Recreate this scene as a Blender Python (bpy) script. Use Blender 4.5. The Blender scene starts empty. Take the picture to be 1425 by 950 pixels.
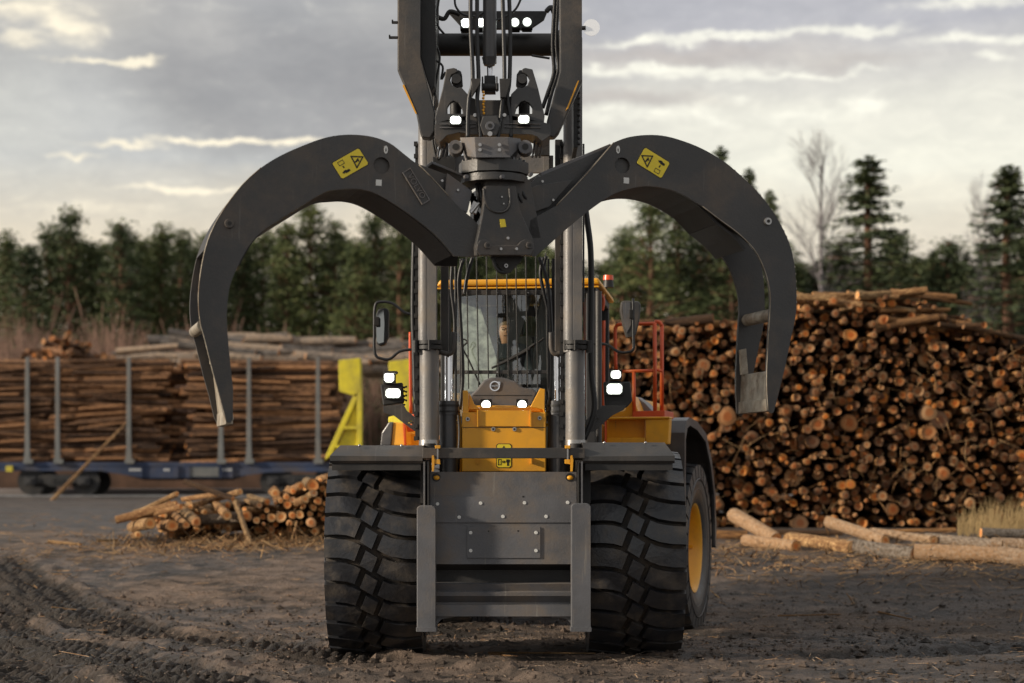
import bpy, math, random
import numpy as np
from mathutils import Vector, Matrix
from mathutils.geometry import tessellate_polygon
R = random.Random(11)
NR = np.random.RandomState(5)
S = bpy.context.scene
COL = S.collection
rad = math.radians

# ---------------------------------------------------------------- camera
F = 2640.0            # focal length in photograph pixels (1425 wide)
CZ = 1.455            # camera height
HY = 670.0            # image row of the horizon
cam = bpy.data.cameras.new('camera'); cam_o = bpy.data.objects.new('camera', cam); COL.objects.link(cam_o)
cam.sensor_width = 36; cam.lens = 36 * F / 1425; cam.shift_y = (HY - 475) / 1425
cam_o.location = (0, 0, CZ); cam_o.rotation_euler = (rad(90), 0, 0)
cam.clip_start = 0.5; cam.clip_end = 3000
cam.dof.use_dof = True; cam.dof.focus_distance = 15.0; cam.dof.aperture_fstop = 1.5
S.camera = cam_o
S.view_settings.view_transform = 'Standard'; S.view_settings.look = 'None'
S.view_settings.exposure = 0.0; S.view_settings.gamma = 1

# ---------------------------------------------------------------- node expression helper
class E:
    def __init__(s, t, sock): s.t = t; s.k = sock
    def _op(s, op, *o, clamp=False):
        n = s.t.nodes.new('ShaderNodeMath'); n.operation = op; n.use_clamp = clamp
        for i, a in enumerate((s,) + o):
            if isinstance(a, E): s.t.links.new(a.k, n.inputs[i])
            else: n.inputs[i].default_value = a
        return E(s.t, n.outputs[0])
    def __add__(s, o): return s._op('ADD', o)
    __radd__ = __add__
    def __sub__(s, o): return s._op('SUBTRACT', o)
    def __rsub__(s, o): return (s * -1) + o
    def __mul__(s, o): return s._op('MULTIPLY', o)
    __rmul__ = __mul__
    def __truediv__(s, o): return s._op('DIVIDE', o)
    def pow(s, o): return s._op('POWER', o)
    def max(s, o): return s._op('MAXIMUM', o)
    def min(s, o): return s._op('MINIMUM', o)
    def exp(s): return s._op('EXPONENT')
    def abs(s): return s._op('ABSOLUTE')
    def fract(s): return s._op('FRACT')
    def sin(s): return s._op('SINE')
    def clamp(s): return s._op('ADD', 0.0, clamp=True)
    def ss(s, a, b):
        n = s.t.nodes.new('ShaderNodeMapRange'); n.interpolation_type = 'SMOOTHSTEP'
        s.t.links.new(s.k, n.inputs[0]); n.inputs[1].default_value = a; n.inputs[2].default_value = b
        return E(s.t, n.outputs[0])
def mixc(t, f, a, b, mode='MIX'):
    n = t.nodes.new('ShaderNodeMix'); n.data_type = 'RGBA'; n.blend_type = mode
    for i, x in ((0, f), (6, a), (7, b)):
        if isinstance(x, E): t.links.new(x.k, n.inputs[i])
        elif i == 0: n.inputs[0].default_value = x
        else: n.inputs[i].default_value = (*x, 1)
    return E(t, n.outputs[2])
def comb(t, x, y, z):
    n = t.nodes.new('ShaderNodeCombineXYZ')
    for i, a in enumerate((x, y, z)):
        if isinstance(a, E): t.links.new(a.k, n.inputs[i])
        else: n.inputs[i].default_value = a
    return E(t, n.outputs[0])
def noise(t, vec, scale, detail=5, rough=0.55, dist=0.0, color=False):
    n = t.nodes.new('ShaderNodeTexNoise'); n.inputs['Scale'].default_value = scale
    n.inputs['Detail'].default_value = detail; n.inputs['Roughness'].default_value = rough; n.inputs['Distortion'].default_value = dist
    if vec is not None: t.links.new(vec.k, n.inputs['Vector'])
    return E(t, n.outputs[1 if color else 0])
def ramp(t, f, stops):
    n = t.nodes.new('ShaderNodeValToRGB'); cr = n.color_ramp
    while len(cr.elements) < len(stops): cr.elements.new(0.5)
    for e, (p, c) in zip(cr.elements, stops): e.position = p; e.color = (*c, 1)
    t.links.new(f.k, n.inputs[0]); return E(t, n.outputs[0])
def lin(h):
    h = h.lstrip('#'); o = []
    for i in (0, 2, 4):
        c = int(h[i:i + 2], 16) / 255; o.append(c / 12.92 if c <= 0.04045 else ((c + 0.055) / 1.055) ** 2.4)
    return tuple(o)

# ---------------------------------------------------------------- world: broken cloud over a low sun
SUN_AZ, SUN_EL = rad(-106), rad(17)     # azimuth from +Y (negative = to the left), elevation
w = bpy.data.worlds.new('World'); S.world = w; w.use_nodes = True
t = w.node_tree; t.nodes.clear()
tc = t.nodes.new('ShaderNodeTexCoord'); sp = t.nodes.new('ShaderNodeSeparateXYZ'); t.links.new(tc.outputs['Generated'], sp.inputs[0])
X, Y_, Z = (E(t, sp.outputs[i]) for i in range(3))
az = X._op('ARCTAN2', Y_); el = Z._op('ARCSINE')
U = az * F + 712.5; V = HY - el * F          # cloud coordinates in small angular units
uv = comb(t, U * 0.001, V * 0.001, 0.0)
n1 = noise(t, comb(t, U * 0.0030, V * 0.0085, 1.7), 1.0, 7, 0.6)
n2 = noise(t, comb(t, U * 0.0075, V * 0.020, 5.1), 1.0, 8, 0.66, 0.8)
n3 = noise(t, comb(t, U * 0.022, V * 0.050, 9.1), 1.0, 8, 0.68, 0.6)
wu = (noise(t, comb(t, U * 0.010, V * 0.02, 3.3), 1.0, 5, 0.62) - 0.5) * 90
wv = (noise(t, comb(t, U * 0.014, V * 0.022, 7.7), 1.0, 8, 0.62) - 0.5) * 52
Uw = U + wu; Vw = V + wv
rgt = U.ss(520, 1000)
vv = ((V + (n1 - 0.5) * 110) / 670).clamp()
cl = ramp(t, vv, [(0.0, lin('a1a2a4')), (0.17, lin('98989a')), (0.28, lin('9d9d9e')), (0.34, lin('b3b4b3')), (0.42, lin('cdc6b7')), (0.5, lin('dbcfb9')), (0.62, lin('dccfbb')), (1.0, lin('c4bbab'))])
cr_ = ramp(t, vv, [(0.0, lin('abacb3')), (0.08, lin('b5b5ba')), (0.15, lin('c9c7c3')), (0.24, lin('dedcd1')), (0.36, lin('e6e4d6')), (0.47, lin('dcd5c4')), (0.6, lin('d4c9b8')), (1.0, lin('cfc6ba'))])
base = mixc(t, rgt, cl, cr_)
def g(cx, cy, sx, sy, warp=1):
    a = ((Uw if warp else U) - cx) / sx; b = ((Vw if warp else V) - cy) / sy
    return ((a * a + b * b) * -1).exp()
# pale area under the glow, upper left
base = mixc(t, (g(30, 190, 180, 110) * 0.9).clamp(), base, lin('c6c6c1'))
base = mixc(t, (g(110, 30, 110, 55) * 0.6).clamp(), base, lin('cfcac0'))
# grey cloud body, thin veils
base = mixc(t, (g(440, 120, 230, 75) * 0.75 * n1.ss(0.2, 0.7)).clamp(), base, lin('8f8f91'))
base = mixc(t, (g(290, 60, 60, 40) * 0.6 + g(540, 40, 90, 30) * 0.3).clamp(), base, lin('b9b7b4'))
base = mixc(t, (g(960, 88, 190, 16) * 0.75 + g(880, 145, 110, 12) * 0.7 + g(1180, 105, 90, 9) * 0.5).clamp(), base, lin('b9b2ad'))
# rays falling from the break in the cloud
ra = (U - 40) + (V - 60) * -0.75
ry = (ra * 0.022 + n1 * 2.0).sin() * 0.5 + 0.5
base = mixc(t, (ry * g(170, 185, 230, 90, 0) * 0.42).clamp(), base, lin('c6c7c6'))
# bright rims and broken cream cloud
brk = (g(60, 45, 75, 18.72) * 0.8 + g(110, 72, 40, 17.28) * 0.7 + g(40, 85, 22, 10.08) * 0.9 + g(150, 104, 60, 4.32) * 1.15 + g(208, 106, 22, 5.76) * 1.1
       + g(120, 229, 40, 3.6) * 0.9 + g(185, 214, 45, 4.32) * 1.1 + g(270, 206, 60, 4.32) * 1.0 + g(350, 204, 60, 5.04) * 1.2 + g(415, 207, 40, 4.32) * 0.9
       + g(200, 272, 60, 5.04) * 0.7 + g(262, 270, 25, 5.04) * 0.9 + g(310, 272, 60, 5.04) * 0.8 + g(140, 300, 120, 10.08) * 0.5)
brr = (g(900, 68, 90, 5.76) + g(1010, 66, 60, 5.76) * 1.1 + g(1120, 66, 90, 6.48) + g(1205, 62, 45, 6.48) * 1.1 + g(880, 108, 130, 8.64) * 1.0 + g(1000, 112, 90, 8.64) * 0.9 + g(860, 165, 150, 12.96) * 0.8 + g(1140, 118, 100, 4.32)
       + g(1345, 32, 90, 7.92) * 1.1 + g(1400, 14, 40, 10.08) * 1.1 + g(1320, 80, 60, 8.64) * 1.1 + g(1410, 86, 30, 6.48) * 1.2 + g(1360, 108, 30, 6.48) * 1.1 + g(1195, 158, 35, 10.8) + g(1100, 174, 45, 7.92) * 0.9 + g(1030, 142, 20, 7.2) * 0.9 + g(1000, 180, 18, 5.76) * 0.9)
nn = n2 * 0.9 + n3 * 0.95 - 0.36
base = mixc(t, ((brk * 1.15 + nn - 0.5).ss(0.15, 1.35) * (n3 * 1.3 + 0.30)).clamp(), base, lin('f3e9d2'))
base = mixc(t, ((brr * 1.15 + nn - 0.5).ss(0.10, 1.35) * (n3 * 1.2 + 0.10)).clamp(), base, lin('f4f2e4'))
base = mixc(t, 1.0, base, mixc(t, (n2 * 0.5 + n3 * 0.5).ss(0.30, 0.70), (0.91, 0.913, 0.92), (1.08, 1.075, 1.06)), 'MULTIPLY')
# elsewhere the same kind of sky goes on
oth = (U.ss(1500, 2300) + (U * -1).ss(60, 900)).clamp()
far = ramp(t, (n1 * 0.6 + n2 * 0.4), [(0.3, lin('9fa2aa')), (0.5, lin('b9babb')), (0.7, lin('d8d4c8'))])
base = mixc(t, (V * -1).ss(0, 900), base, far); base = mixc(t, oth * 0.8, base, far)
sky = t.nodes.new('ShaderNodeTexSky'); sky.sky_type = 'NISHITA'; sky.sun_disc = False; sky.sun_elevation = SUN_EL; sky.sun_rotation = SUN_AZ
b1 = t.nodes.new('ShaderNodeBackground'); t.links.new(sky.outputs[0], b1.inputs[0]); b1.inputs[1].default_value = 0.05
b2 = t.nodes.new('ShaderNodeBackground'); t.links.new(mixc(t, Z.ss(-0.03, 0.0), (0.05, 0.045, 0.04), base).k, b2.inputs[0]); b2.inputs[1].default_value = 1.22
mx = t.nodes.new('ShaderNodeMixShader'); mx.inputs[0].default_value = 0.96
t.links.new(b1.outputs[0], mx.inputs[1]); t.links.new(b2.outputs[0], mx.inputs[2])
wo = t.nodes.new('ShaderNodeOutputWorld'); t.links.new(mx.outputs[0], wo.inputs[0])
sun = bpy.data.lights.new('sun', 'SUN'); sun.energy = 5.0; sun.angle = rad(3.0); sun.color = (1.0, 0.87, 0.70)
sun_o = bpy.data.objects.new('sun', sun); COL.objects.link(sun_o)
sd = Vector((math.sin(SUN_AZ) * math.cos(SUN_EL), math.cos(SUN_AZ) * math.cos(SUN_EL), math.sin(SUN_EL)))
sun_o.rotation_euler = sd.to_track_quat('Z', 'Y').to_euler(); sun_o.location = (-20, 0, 20)

# ---------------------------------------------------------------- materials
def scratch(m, col, scale, thr, amt):
    """thin pale scrapes and stains over a paint"""
    t = m.node_tree; b = t.nodes['Principled BSDF']; src = b.inputs['Base Color'].links[0].from_socket; tc = t.nodes.new('ShaderNodeTexCoord')
    for rot in (0.5, -0.9, 1.9):
        mp = t.nodes.new('ShaderNodeMapping'); mp.inputs['Rotation'].default_value = (0, rot, 0); mp.inputs['Scale'].default_value = (scale * 14, scale, scale * 0.6); t.links.new(tc.outputs['Object'], mp.inputs[0])
        n = noise(t, E(t, mp.outputs[0]), 1.0, 3, 0.5); pt = noise(t, E(t, tc.outputs['Object']), 2.2, 3)
        src = mixc(t, ((n - thr).ss(0.0, 0.03) * pt.ss(0.45, 0.62) * amt).clamp(), E(t, src), col).k
    t.links.new(src, b.inputs['Base Color'])
def mat(name, col, rough=0.5, metal=0.0, bump=0.0, bscale=40, var=0.0, vscale=3, dust=None, dustamt=0.5, dscale=2.0, spec=0.5, island=0.0, emit=None, detail=6):
    m = bpy.data.materials.new(name); m.use_nodes = True; t = m.node_tree; b = t.nodes['Principled BSDF']
    b.inputs['Roughness'].default_value = rough; b.inputs['Metallic'].default_value = metal; b.inputs['Specular IOR Level'].default_value = spec
    tc = t.nodes.new('ShaderNodeTexCoord'); oc = E(t, tc.outputs['Object'])
    c = None
    if var:
        n = noise(t, oc, vscale, detail)
        lo = tuple(x * (1 - var) for x in col); hi = tuple(min(1, x * (1 + var)) for x in col)
        c = mixc(t, n.ss(0.3, 0.7), lo, hi)
    if dust:
        n = noise(t, oc, dscale, 8, 0.65); n_ = noise(t, oc, dscale * 14, 4, 0.6)
        f = ((n - 0.42).ss(0.0, 0.28) * dustamt * (n_ * 0.8 + 0.6)).clamp()
        c = mixc(t, f, c if c else col, dust)
        r = (f * 0.4 + rough).min(0.95); t.links.new(r.k, b.inputs['Roughness'])
    if c: t.links.new(c.k, b.inputs['Base Color'])
    else: b.inputs['Base Color'].default_value = (*col, 1)
    if bump:
        n = noise(t, oc, bscale, 5); bn = t.nodes.new('ShaderNodeBump'); bn.inputs['Strength'].default_value = bump; bn.inputs['Distance'].default_value = 0.01
        t.links.new(n.k, bn.inputs['Height']); t.links.new(bn.outputs[0], b.inputs['Normal'])
    if emit:
        b.inputs['Emission Color'].default_value = (*emit[0], 1); b.inputs['Emission Strength'].default_value = emit[1]
    return m
M = {}
M['dark'] = mat('charcoal_paint', (0.040, 0.039, 0.039), 0.40, 0, 0.15, 60, 0.15, 2, (0.13, 0.10, 0.075), 0.55, 2.2)
M['panel'] = mat('dusty_grey_paint', (0.105, 0.106, 0.115), 0.5, 0, 0.2, 70, 0.18, 3, (0.17, 0.135, 0.105), 0.8, 2.6)
M['black'] = mat('black_rubber_hose', (0.013, 0.013, 0.014), 0.45, 0, 0.1, 80)
M['deep'] = mat('black_steel', (0.016, 0.016, 0.017), 0.55, 0, 0.2, 40, 0.3, 4, (0.06, 0.05, 0.04), 0.4, 2)
M['yellow'] = mat('amber_yellow_paint', (0.80, 0.37, 0.018), 0.36, 0, 0.05, 60, 0.06, 4, (0.26, 0.16, 0.07), 0.3, 2.2)
M['lime'] = mat('bright_yellow_paint', (0.72, 0.60, 0.03), 0.5, 0, 0.1, 20, 0.1, 2, (0.25, 0.2, 0.07), 0.6, 1.5)
M['red'] = mat('orange_red_paint', (0.62, 0.085, 0.02), 0.4, 0, 0, 1, 0.1, 5)
M['steel'] = mat('bare_steel', (0.42, 0.41, 0.40), 0.35, 0.9, 0.1, 50, 0.15, 5)
M['chrome'] = mat('chromed_rod', (0.75, 0.75, 0.78), 0.08, 1.0)
M['grey'] = mat('grey_tube_paint', (0.17, 0.165, 0.165), 0.42, 0.15, 0.2, 70, 0.2, 3, (0.22, 0.17, 0.11), 0.5, 3)
M['barrel'] = mat('cylinder_barrel_paint', (0.075, 0.075, 0.08), 0.3, 0.3, 0.1, 70, 0.15, 3, (0.14, 0.12, 0.1), 0.4, 3)
M['groove'] = mat('tyre_groove_dust', (0.018, 0.016, 0.015), 0.8, 0, 0.5, 30, 0.2, 6, (0.075, 0.056, 0.040), 0.9, 5)
M['rubber'] = mat('tyre_rubber', (0.022, 0.023, 0.027), 0.32, 0, 0.35, 35, 0.3, 6, (0.095, 0.075, 0.055), 0.6, 5.0)
M['worn'] = mat('worn_steel_edge', (0.33, 0.29, 0.23), 0.5, 0.4, 0.3, 40, 0.3, 8, (0.16, 0.10, 0.06), 0.7, 6)
M['sticker'] = mat('sticker_yellow', (0.78, 0.60, 0.03), 0.4)
M['ink'] = mat('sticker_black', (0.012, 0.010, 0.008), 0.5)
M['white'] = mat('white_print', (0.62, 0.62, 0.60), 0.5)
M['lamp'] = mat('lit_led', (1, 1, 1), 0.3, emit=((1.0, 1.0, 0.93), 14))
M['lamp_rim'] = mat('lamp_reflector', (0.7, 0.72, 0.68), 0.15, 0.6, emit=((0.9, 1.0, 0.9), 0.45))
M['lamp_far'] = mat('hazy_lit_lamp', (0.5, 0.5, 0.5), 0.3, emit=((0.9, 0.9, 0.9), 0.35))
M['lamp_dim'] = mat('lit_led_far', (1, 1, 1), 0.3, emit=((0.95, 1.0, 0.93), 3))
M['beacon'] = mat('beacon_lens', (0.75, 0.10, 0.03), 0.25)
M['amber'] = mat('amber_lens', (0.8, 0.32, 0.03), 0.3)
M['bluesteel'] = mat('wagon_blue_paint', (0.020, 0.036, 0.085), 0.6, 0, 0.1, 10, 0.3, 0.8, (0.10, 0.08, 0.06), 0.6, 0.9)
M['stake'] = mat('galvanised_stake', (0.17, 0.175, 0.17), 0.55, 0.2, 0.1, 20, 0.2, 2, (0.15, 0.11, 0.08), 0.5, 1)
M['fdark'] = mat('soft_black_cab_trim', (0.02, 0.02, 0.022), 0.6)
M['cloth'] = mat('dark_jacket', (0.03, 0.035, 0.05), 0.85, 0, 0.3, 60)
M['skin'] = mat('skin', (0.52, 0.26, 0.17), 0.5)
M['hair'] = mat('brown_hair', (0.16, 0.085, 0.04), 0.7)
M['mirror'] = mat('mirror_glass', (0.30, 0.31, 0.31), 0.05, 1.0)
M['reflect_pale'] = mat('pale_glass_reflection', (0.46, 0.46, 0.45), 0.8, 0, 0.2, 6, 0.5, 14)
M['reflect_grey'] = mat('grey_glass_reflection', (0.20, 0.20, 0.20), 0.7)
scratch(M['dark'], (0.13, 0.12, 0.11), 3.0, 0.68, 0.45); scratch(M['panel'], (0.22, 0.20, 0.175), 3.0, 0.66, 0.6); scratch(M['yellow'], (0.30, 0.19, 0.08), 3.0, 0.68, 0.5)
def glass(name, tint, refl, waves=0.0):
    m = bpy.data.materials.new(name); m.use_nodes = True; t = m.node_tree; t.nodes.clear()
    tr = t.nodes.new('ShaderNodeBsdfTransparent'); tr.inputs[0].default_value = (*tint, 1)
    gl = t.nodes.new('ShaderNodeBsdfGlossy'); gl.inputs['Roughness'].default_value = 0.02
    fr = t.nodes.new('ShaderNodeFresnel'); fr.inputs[0].default_value = 1.5
    if waves:
        tc = t.nodes.new('ShaderNodeTexCoord'); n = noise(t, E(t, tc.outputs['Object']), 1.6, 3, 0.5, 1.5)
        bn = t.nodes.new('ShaderNodeBump'); bn.inputs['Strength'].default_value = waves; bn.inputs['Distance'].default_value = 0.05
        t.links.new(n.k, bn.inputs['Height']); t.links.new(bn.outputs[0], gl.inputs['Normal'])
    mx = t.nodes.new('ShaderNodeMixShader'); f = (E(t, fr.outputs[0]) + refl).clamp(); t.links.new(f.k, mx.inputs[0])
    t.links.new(tr.outputs[0], mx.inputs[1]); t.links.new(gl.outputs[0], mx.inputs[2])
    o = t.nodes.new('ShaderNodeOutputMaterial'); t.links.new(mx.outputs[0], o.inputs[0]); return m
M['glass'] = glass('cab_window_glass', (0.80, 0.83, 0.81), 0.16, 0.03)
M['glass2'] = glass('cab_side_glass', (0.78, 0.92, 0.80), 0.04)

def wood(name, bark_lo, bark_hi, scale=6.0, flake=(0.42, 0.24, 0.10), stretch=0.25):
    """bark: per log and per island tint, flakes along the log (local X)"""
    m = bpy.data.materials.new(name); m.use_nodes = True; t = m.node_tree; b = t.nodes['Principled BSDF']; b.inputs['Roughness'].default_value = 0.85
    b.inputs['Specular IOR Level'].default_value = 0.25
    tc = t.nodes.new('ShaderNodeTexCoord'); oi = t.nodes.new('ShaderNodeObjectInfo'); ge = t.nodes.new('ShaderNodeNewGeometry')
    rnd = (E(t, oi.outputs['Random']) + E(t, ge.outputs['Random Per Island'])).fract()
    mp = t.nodes.new('ShaderNodeMapping'); mp.inputs['Scale'].default_value = (stretch, 1, 1); t.links.new(tc.outputs['Object'], mp.inputs[0])
    ad = t.nodes.new('ShaderNodeVectorMath'); ad.operation = 'ADD'; t.links.new(mp.outputs[0], ad.inputs[0]); t.links.new(comb(t, rnd * 37, rnd * 13, rnd * 5).k, ad.inputs[1])
    v = E(t, ad.outputs[0])
    n = noise(t, v, scale, 7, 0.65); n2 = noise(t, v, scale * 3.5, 5, 0.6)
    c = mixc(t, n.ss(0.3, 0.7), bark_lo, bark_hi)
    c = mixc(t, ((n2 + rnd * 0.22 - 0.58).ss(0.0, 0.12) * 0.8).clamp(), c, flake)
    c = mixc(t, 1.0, c, mixc(t, rnd, (0.42, 0.42, 0.44), (1.35, 1.18, 1.02)), 'MULTIPLY')
    t.links.new(c.k, b.inputs['Base Color'])
    bn = t.nodes.new('ShaderNodeBump'); bn.inputs['Strength'].default_value = 1.0; bn.inputs['Distance'].default_value = 0.03
    t.links.new((n2 + n * 0.5).k, bn.inputs['Height']); t.links.new(bn.outputs[0], b.inputs['Normal'])
    return m
def endgrain(name, cols):
    m = bpy.data.materials.new(name); m.use_nodes = True; t = m.node_tree; b = t.nodes['Principled BSDF']; b.inputs['Roughness'].default_value = 0.8
    b.inputs['Specular IOR Level'].default_value = 0.25
    oi = t.nodes.new('ShaderNodeObjectInfo'); ge = t.nodes.new('ShaderNodeNewGeometry')
    rnd = (E(t, oi.outputs['Random']) + E(t, ge.outputs['Random Per Island'])).fract()
    at = t.nodes.new('ShaderNodeAttribute'); at.attribute_name = 'ring'; rr = E(t, at.outputs['Fac'])
    tc = t.nodes.new('ShaderNodeTexCoord'); n = noise(t, E(t, tc.outputs['Object']), 14, 5)
    c = ramp(t, rnd, [(i / (len(cols) - 1), k) for i, k in enumerate(cols)])
    heart = mixc(t, 1.0, c, (0.95, 0.62, 0.42), 'MULTIPLY')
    c = mixc(t, (rr + (n - 0.5) * 0.35).ss(0.35, 0.6), heart, c)
    rings = (rr * 46 + n * 3).sin() * 0.12 + 1.20
    cc = t.nodes.new('ShaderNodeMix'); cc.data_type = 'RGBA'; cc.blend_type = 'MULTIPLY'; cc.inputs[0].default_value = 1
    t.links.new(c.k, cc.inputs[6]); t.links.new(comb(t, rings, rings, rings).k, cc.inputs[7])
    c = mixc(t, (n - 0.45).ss(0.0, 0.3) * 0.5, E(t, cc.outputs[2]), (0.10, 0.055, 0.03))
    c = mixc(t, rr.ss(0.88, 0.96), c, (0.06, 0.035, 0.02))
    t.links.new(c.k, b.inputs['Base Color']); return m
M['bark'] = wood('pine_bark_brown', (0.045, 0.026, 0.016), (0.17, 0.098, 0.055))
M['bark_pale'] = wood('pale_debarked_pine', (0.23, 0.135, 0.06), (0.60, 0.42, 0.22), 2.6, (0.12, 0.06, 0.03), 3.0)
M['bark_grey'] = wood('weathered_grey_bark', (0.085, 0.078, 0.074), (0.29, 0.265, 0.24), 2.0, (0.38, 0.31, 0.24), 4.0)
M['bark_red'] = wood('reddish_wagon_bark', (0.035, 0.021, 0.016), (0.22, 0.130, 0.082), 2.2, (0.40, 0.23, 0.12), 4.0)
M['birch'] = wood('blotchy_pale_bark', (0.11, 0.09, 0.07), (0.52, 0.47, 0.40), 5.0, (0.36, 0.22, 0.11), 5.0)
M['end'] = endgrain('sawn_log_end', [(0.22, 0.085, 0.026), (0.34, 0.15, 0.055), (0.075, 0.038, 0.020), (0.48, 0.18, 0.036), (0.23, 0.12, 0.058), (0.10, 0.045, 0.018), (0.40, 0.23, 0.11), (0.06, 0.03, 0.016), (0.19, 0.10, 0.05)])
M['end_fresh'] = endgrain('fresh_sawn_log_end', [(0.58, 0.30, 0.11), (0.62, 0.37, 0.17), (0.55, 0.24, 0.08), (0.50, 0.32, 0.18)])
# ---------------------------------------------------------------- mesh helpers
class MB:
    def __init__(s): s.v = []; s.f = []; s.m = []; s.s = []; s.ring = {}
    def add(s, vs, fs, m=0, smooth=False):
        o = len(s.v); s.v += [tuple(v) for v in vs]
        for f in fs: s.f.append([i + o for i in f]); s.m.append(m); s.s.append(smooth)
        return o
    def box(s, c, d, rot=None, m=0):
        c = Vector(c); q = [Vector((x * d[0] / 2, y * d[1] / 2, z * d[2] / 2)) for x in (-1, 1) for y in (-1, 1) for z in (-1, 1)]
        if rot is not None: q = [rot @ p for p in q]
        s.add([c + p for p in q], [(0, 1, 3, 2), (4, 6, 7, 5), (0, 4, 5, 1), (2, 3, 7, 6), (0, 2, 6, 4), (1, 5, 7, 3)], m)
        return s
    def cyl(s, p0, p1, r0, r1=None, n=16, m=0, mc=None, smooth=True, cap=(1, 1)):
        p0 = Vector(p0); p1 = Vector(p1); r1 = r0 if r1 is None else r1
        a = (p1 - p0).normalized(); u = a.orthogonal().normalized(); w_ = a.cross(u); vs = []
        for p, r in ((p0, r0), (p1, r1)):
            for i in range(n):
                k = 2 * math.pi * (i + 0.5) / n; vs.append(p + u * (math.cos(k) * r) + w_ * (math.sin(k) * r))
        s.add(vs, [(i, (i + 1) % n, n + (i + 1) % n, n + i) for i in range(n)], m, smooth)
        mc = m if mc is None else mc
        if cap[0]: s.add(vs[:n], [list(range(n))[::-1]], mc)
        if cap[1]: s.add(vs[n:], [list(range(n))], mc)
        return s
    def tube(s, pts, r, n=8, m=0, sub=5, closed=False):
        pts = crom(pts, sub, closed) if sub > 1 else [Vector(p) for p in pts]
        k = len(pts); vs = []; up = None
        for i, p in enumerate(pts):
            a = pts[(i + 1) % k] - pts[i - 1] if closed or 0 < i < k - 1 else (pts[1] - pts[0] if i == 0 else pts[-1] - pts[-2])
            a.normalize()
            if up is None: up = a.orthogonal().normalized()
            up = (up - a * up.dot(a)); up = up.normalized() if up.length > 1e-4 else a.orthogonal().normalized()
            w_ = a.cross(up); rr = r[i] if isinstance(r, (list, tuple)) and len(r) == k else r
            for j in range(n):
                q = 2 * math.pi * (j + 0.5) / n; vs.append(p + up * (math.cos(q) * rr) + w_ * (math.sin(q) * rr))
        fs = [(i * n + j, i * n + (j + 1) % n, ((i + 1) % k) * n + (j + 1) % n, ((i + 1) % k) * n + j) for i in range(k if closed else k - 1) for j in range(n)]
        if not closed: fs += [list(range(n))[::-1], list(range((k - 1) * n, k * n))]
        s.add(vs, fs, m, True); return s
    def ball(s, c, r, n=10, m=0, sc=(1, 1, 1)):
        c = Vector(c); vs = []; k = n // 2 + 1
        for i in range(k + 1):
            a = math.pi * i / k
            for j in range(n):
                b = 2 * math.pi * j / n; vs.append(c + Vector((math.sin(a) * math.cos(b) * r * sc[0], math.sin(a) * math.sin(b) * r * sc[1], math.cos(a) * r * sc[2])))
        s.add(vs, [(i * n + j, (i + 1) * n + j, (i + 1) * n + (j + 1) % n, i * n + (j + 1) % n) for i in range(k) for j in range(n)], m, True); return s
    def prism(s, pl, poly, d0, d1, holes=(), m=0, ms=None):
        """poly in plane coordinates (s, z); extruded in depth from d0 to d1"""
        loops = [list(poly)] + [list(h) for h in holes]
        flat = [p for l in loops for p in l]
        tris = tessellate_polygon([[Vector((p[0], p[1], 0)) for p in l] for l in loops])
        nf = len(flat); o = len(s.v)
        s.v += [tuple(pl.pt(a, b, d0)) for a, b in flat] + [tuple(pl.pt(a, b, d1)) for a, b in flat]
        for tr in tris:
            a, b, c = (Vector((*flat[i], 0)) for i in tr)
            if (b - a).cross(c - a).z < 0: tr = tr[::-1]
            s.f.append([o + i for i in tr]); s.f.append([o + nf + i for i in reversed(tr)]); s.m += [m, m]; s.s += [False, False]
        k = o; ms = m if ms is None else ms
        for li, l in enumerate(loops):
            L = len(l); area = sum(l[i][0] * l[(i + 1) % L][1] - l[(i + 1) % L][0] * l[i][1] for i in range(L))
            for i in range(L):
                q = [k + i, k + i + nf, k + (i + 1) % L + nf, k + (i + 1) % L]
                if (area < 0) != (li > 0): q = q[::-1]
                s.f.append(q); s.m.append(ms); s.s.append(False)
            k += L
        return s
    def mesh(s, name, mats, off=None):
        me = bpy.data.meshes.new(name)
        vs = s.v if off is None else [(x - off[0], y - off[1], z - off[2]) for x, y, z in s.v]
        me.from_pydata(vs, [], s.f)
        for m_ in mats: me.materials.append(m_)
        me.polygons.foreach_set('material_index', s.m); me.polygons.foreach_set('use_smooth', s.s); me.update(); return me
def crom(pts, sub=5, closed=False):
    pts = [Vector(p) for p in pts]; n = len(pts); out = []
    for i in range(n if closed else n - 1):
        p0 = pts[i - 1] if closed or i > 0 else pts[0]; p1 = pts[i]; p2 = pts[(i + 1) % n]; p3 = pts[(i + 2) % n] if closed or i + 2 < n else pts[-1]
        for j in range(sub):
            q = j / sub
            out.append(0.5 * ((2 * p1) + (p2 - p0) * q + (2 * p0 - 5 * p1 + 4 * p2 - p3) * q * q + (3 * p1 - p0 - 3 * p2 + p3) * q ** 3))
    if not closed: out.append(pts[-1].copy())
    return out
class Plane:
    def __init__(s, o, yaw=0.0):
        s.o = Vector(o); s.u = Vector((math.cos(yaw), math.sin(yaw), 0)); s.v = Vector((-math.sin(yaw), math.cos(yaw), 0))
    def px(s, x, y, d=0.0):
        dr = Vector(((x - 712.5) / F, 1, (HY - y) / F)); c = Vector((0, 0, CZ)); o = s.o + s.v * d
        k = (o - c).dot(s.v) / dr.dot(s.v); p = c + dr * k
        return ((p - s.o).dot(s.u), p.z)
    def pt(s, a, z, d=0.0):
        p = s.o + s.u * a + s.v * d; return Vector((p.x, p.y, z))
    def at(s, x, y, d=0.0): return s.pt(*s.px(x, y, d), d)
    def poly(s, l, d=0.0): return [s.px(x, y, d) for x, y in l]
def FP(y): return Plane((0, y, 0))
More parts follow.
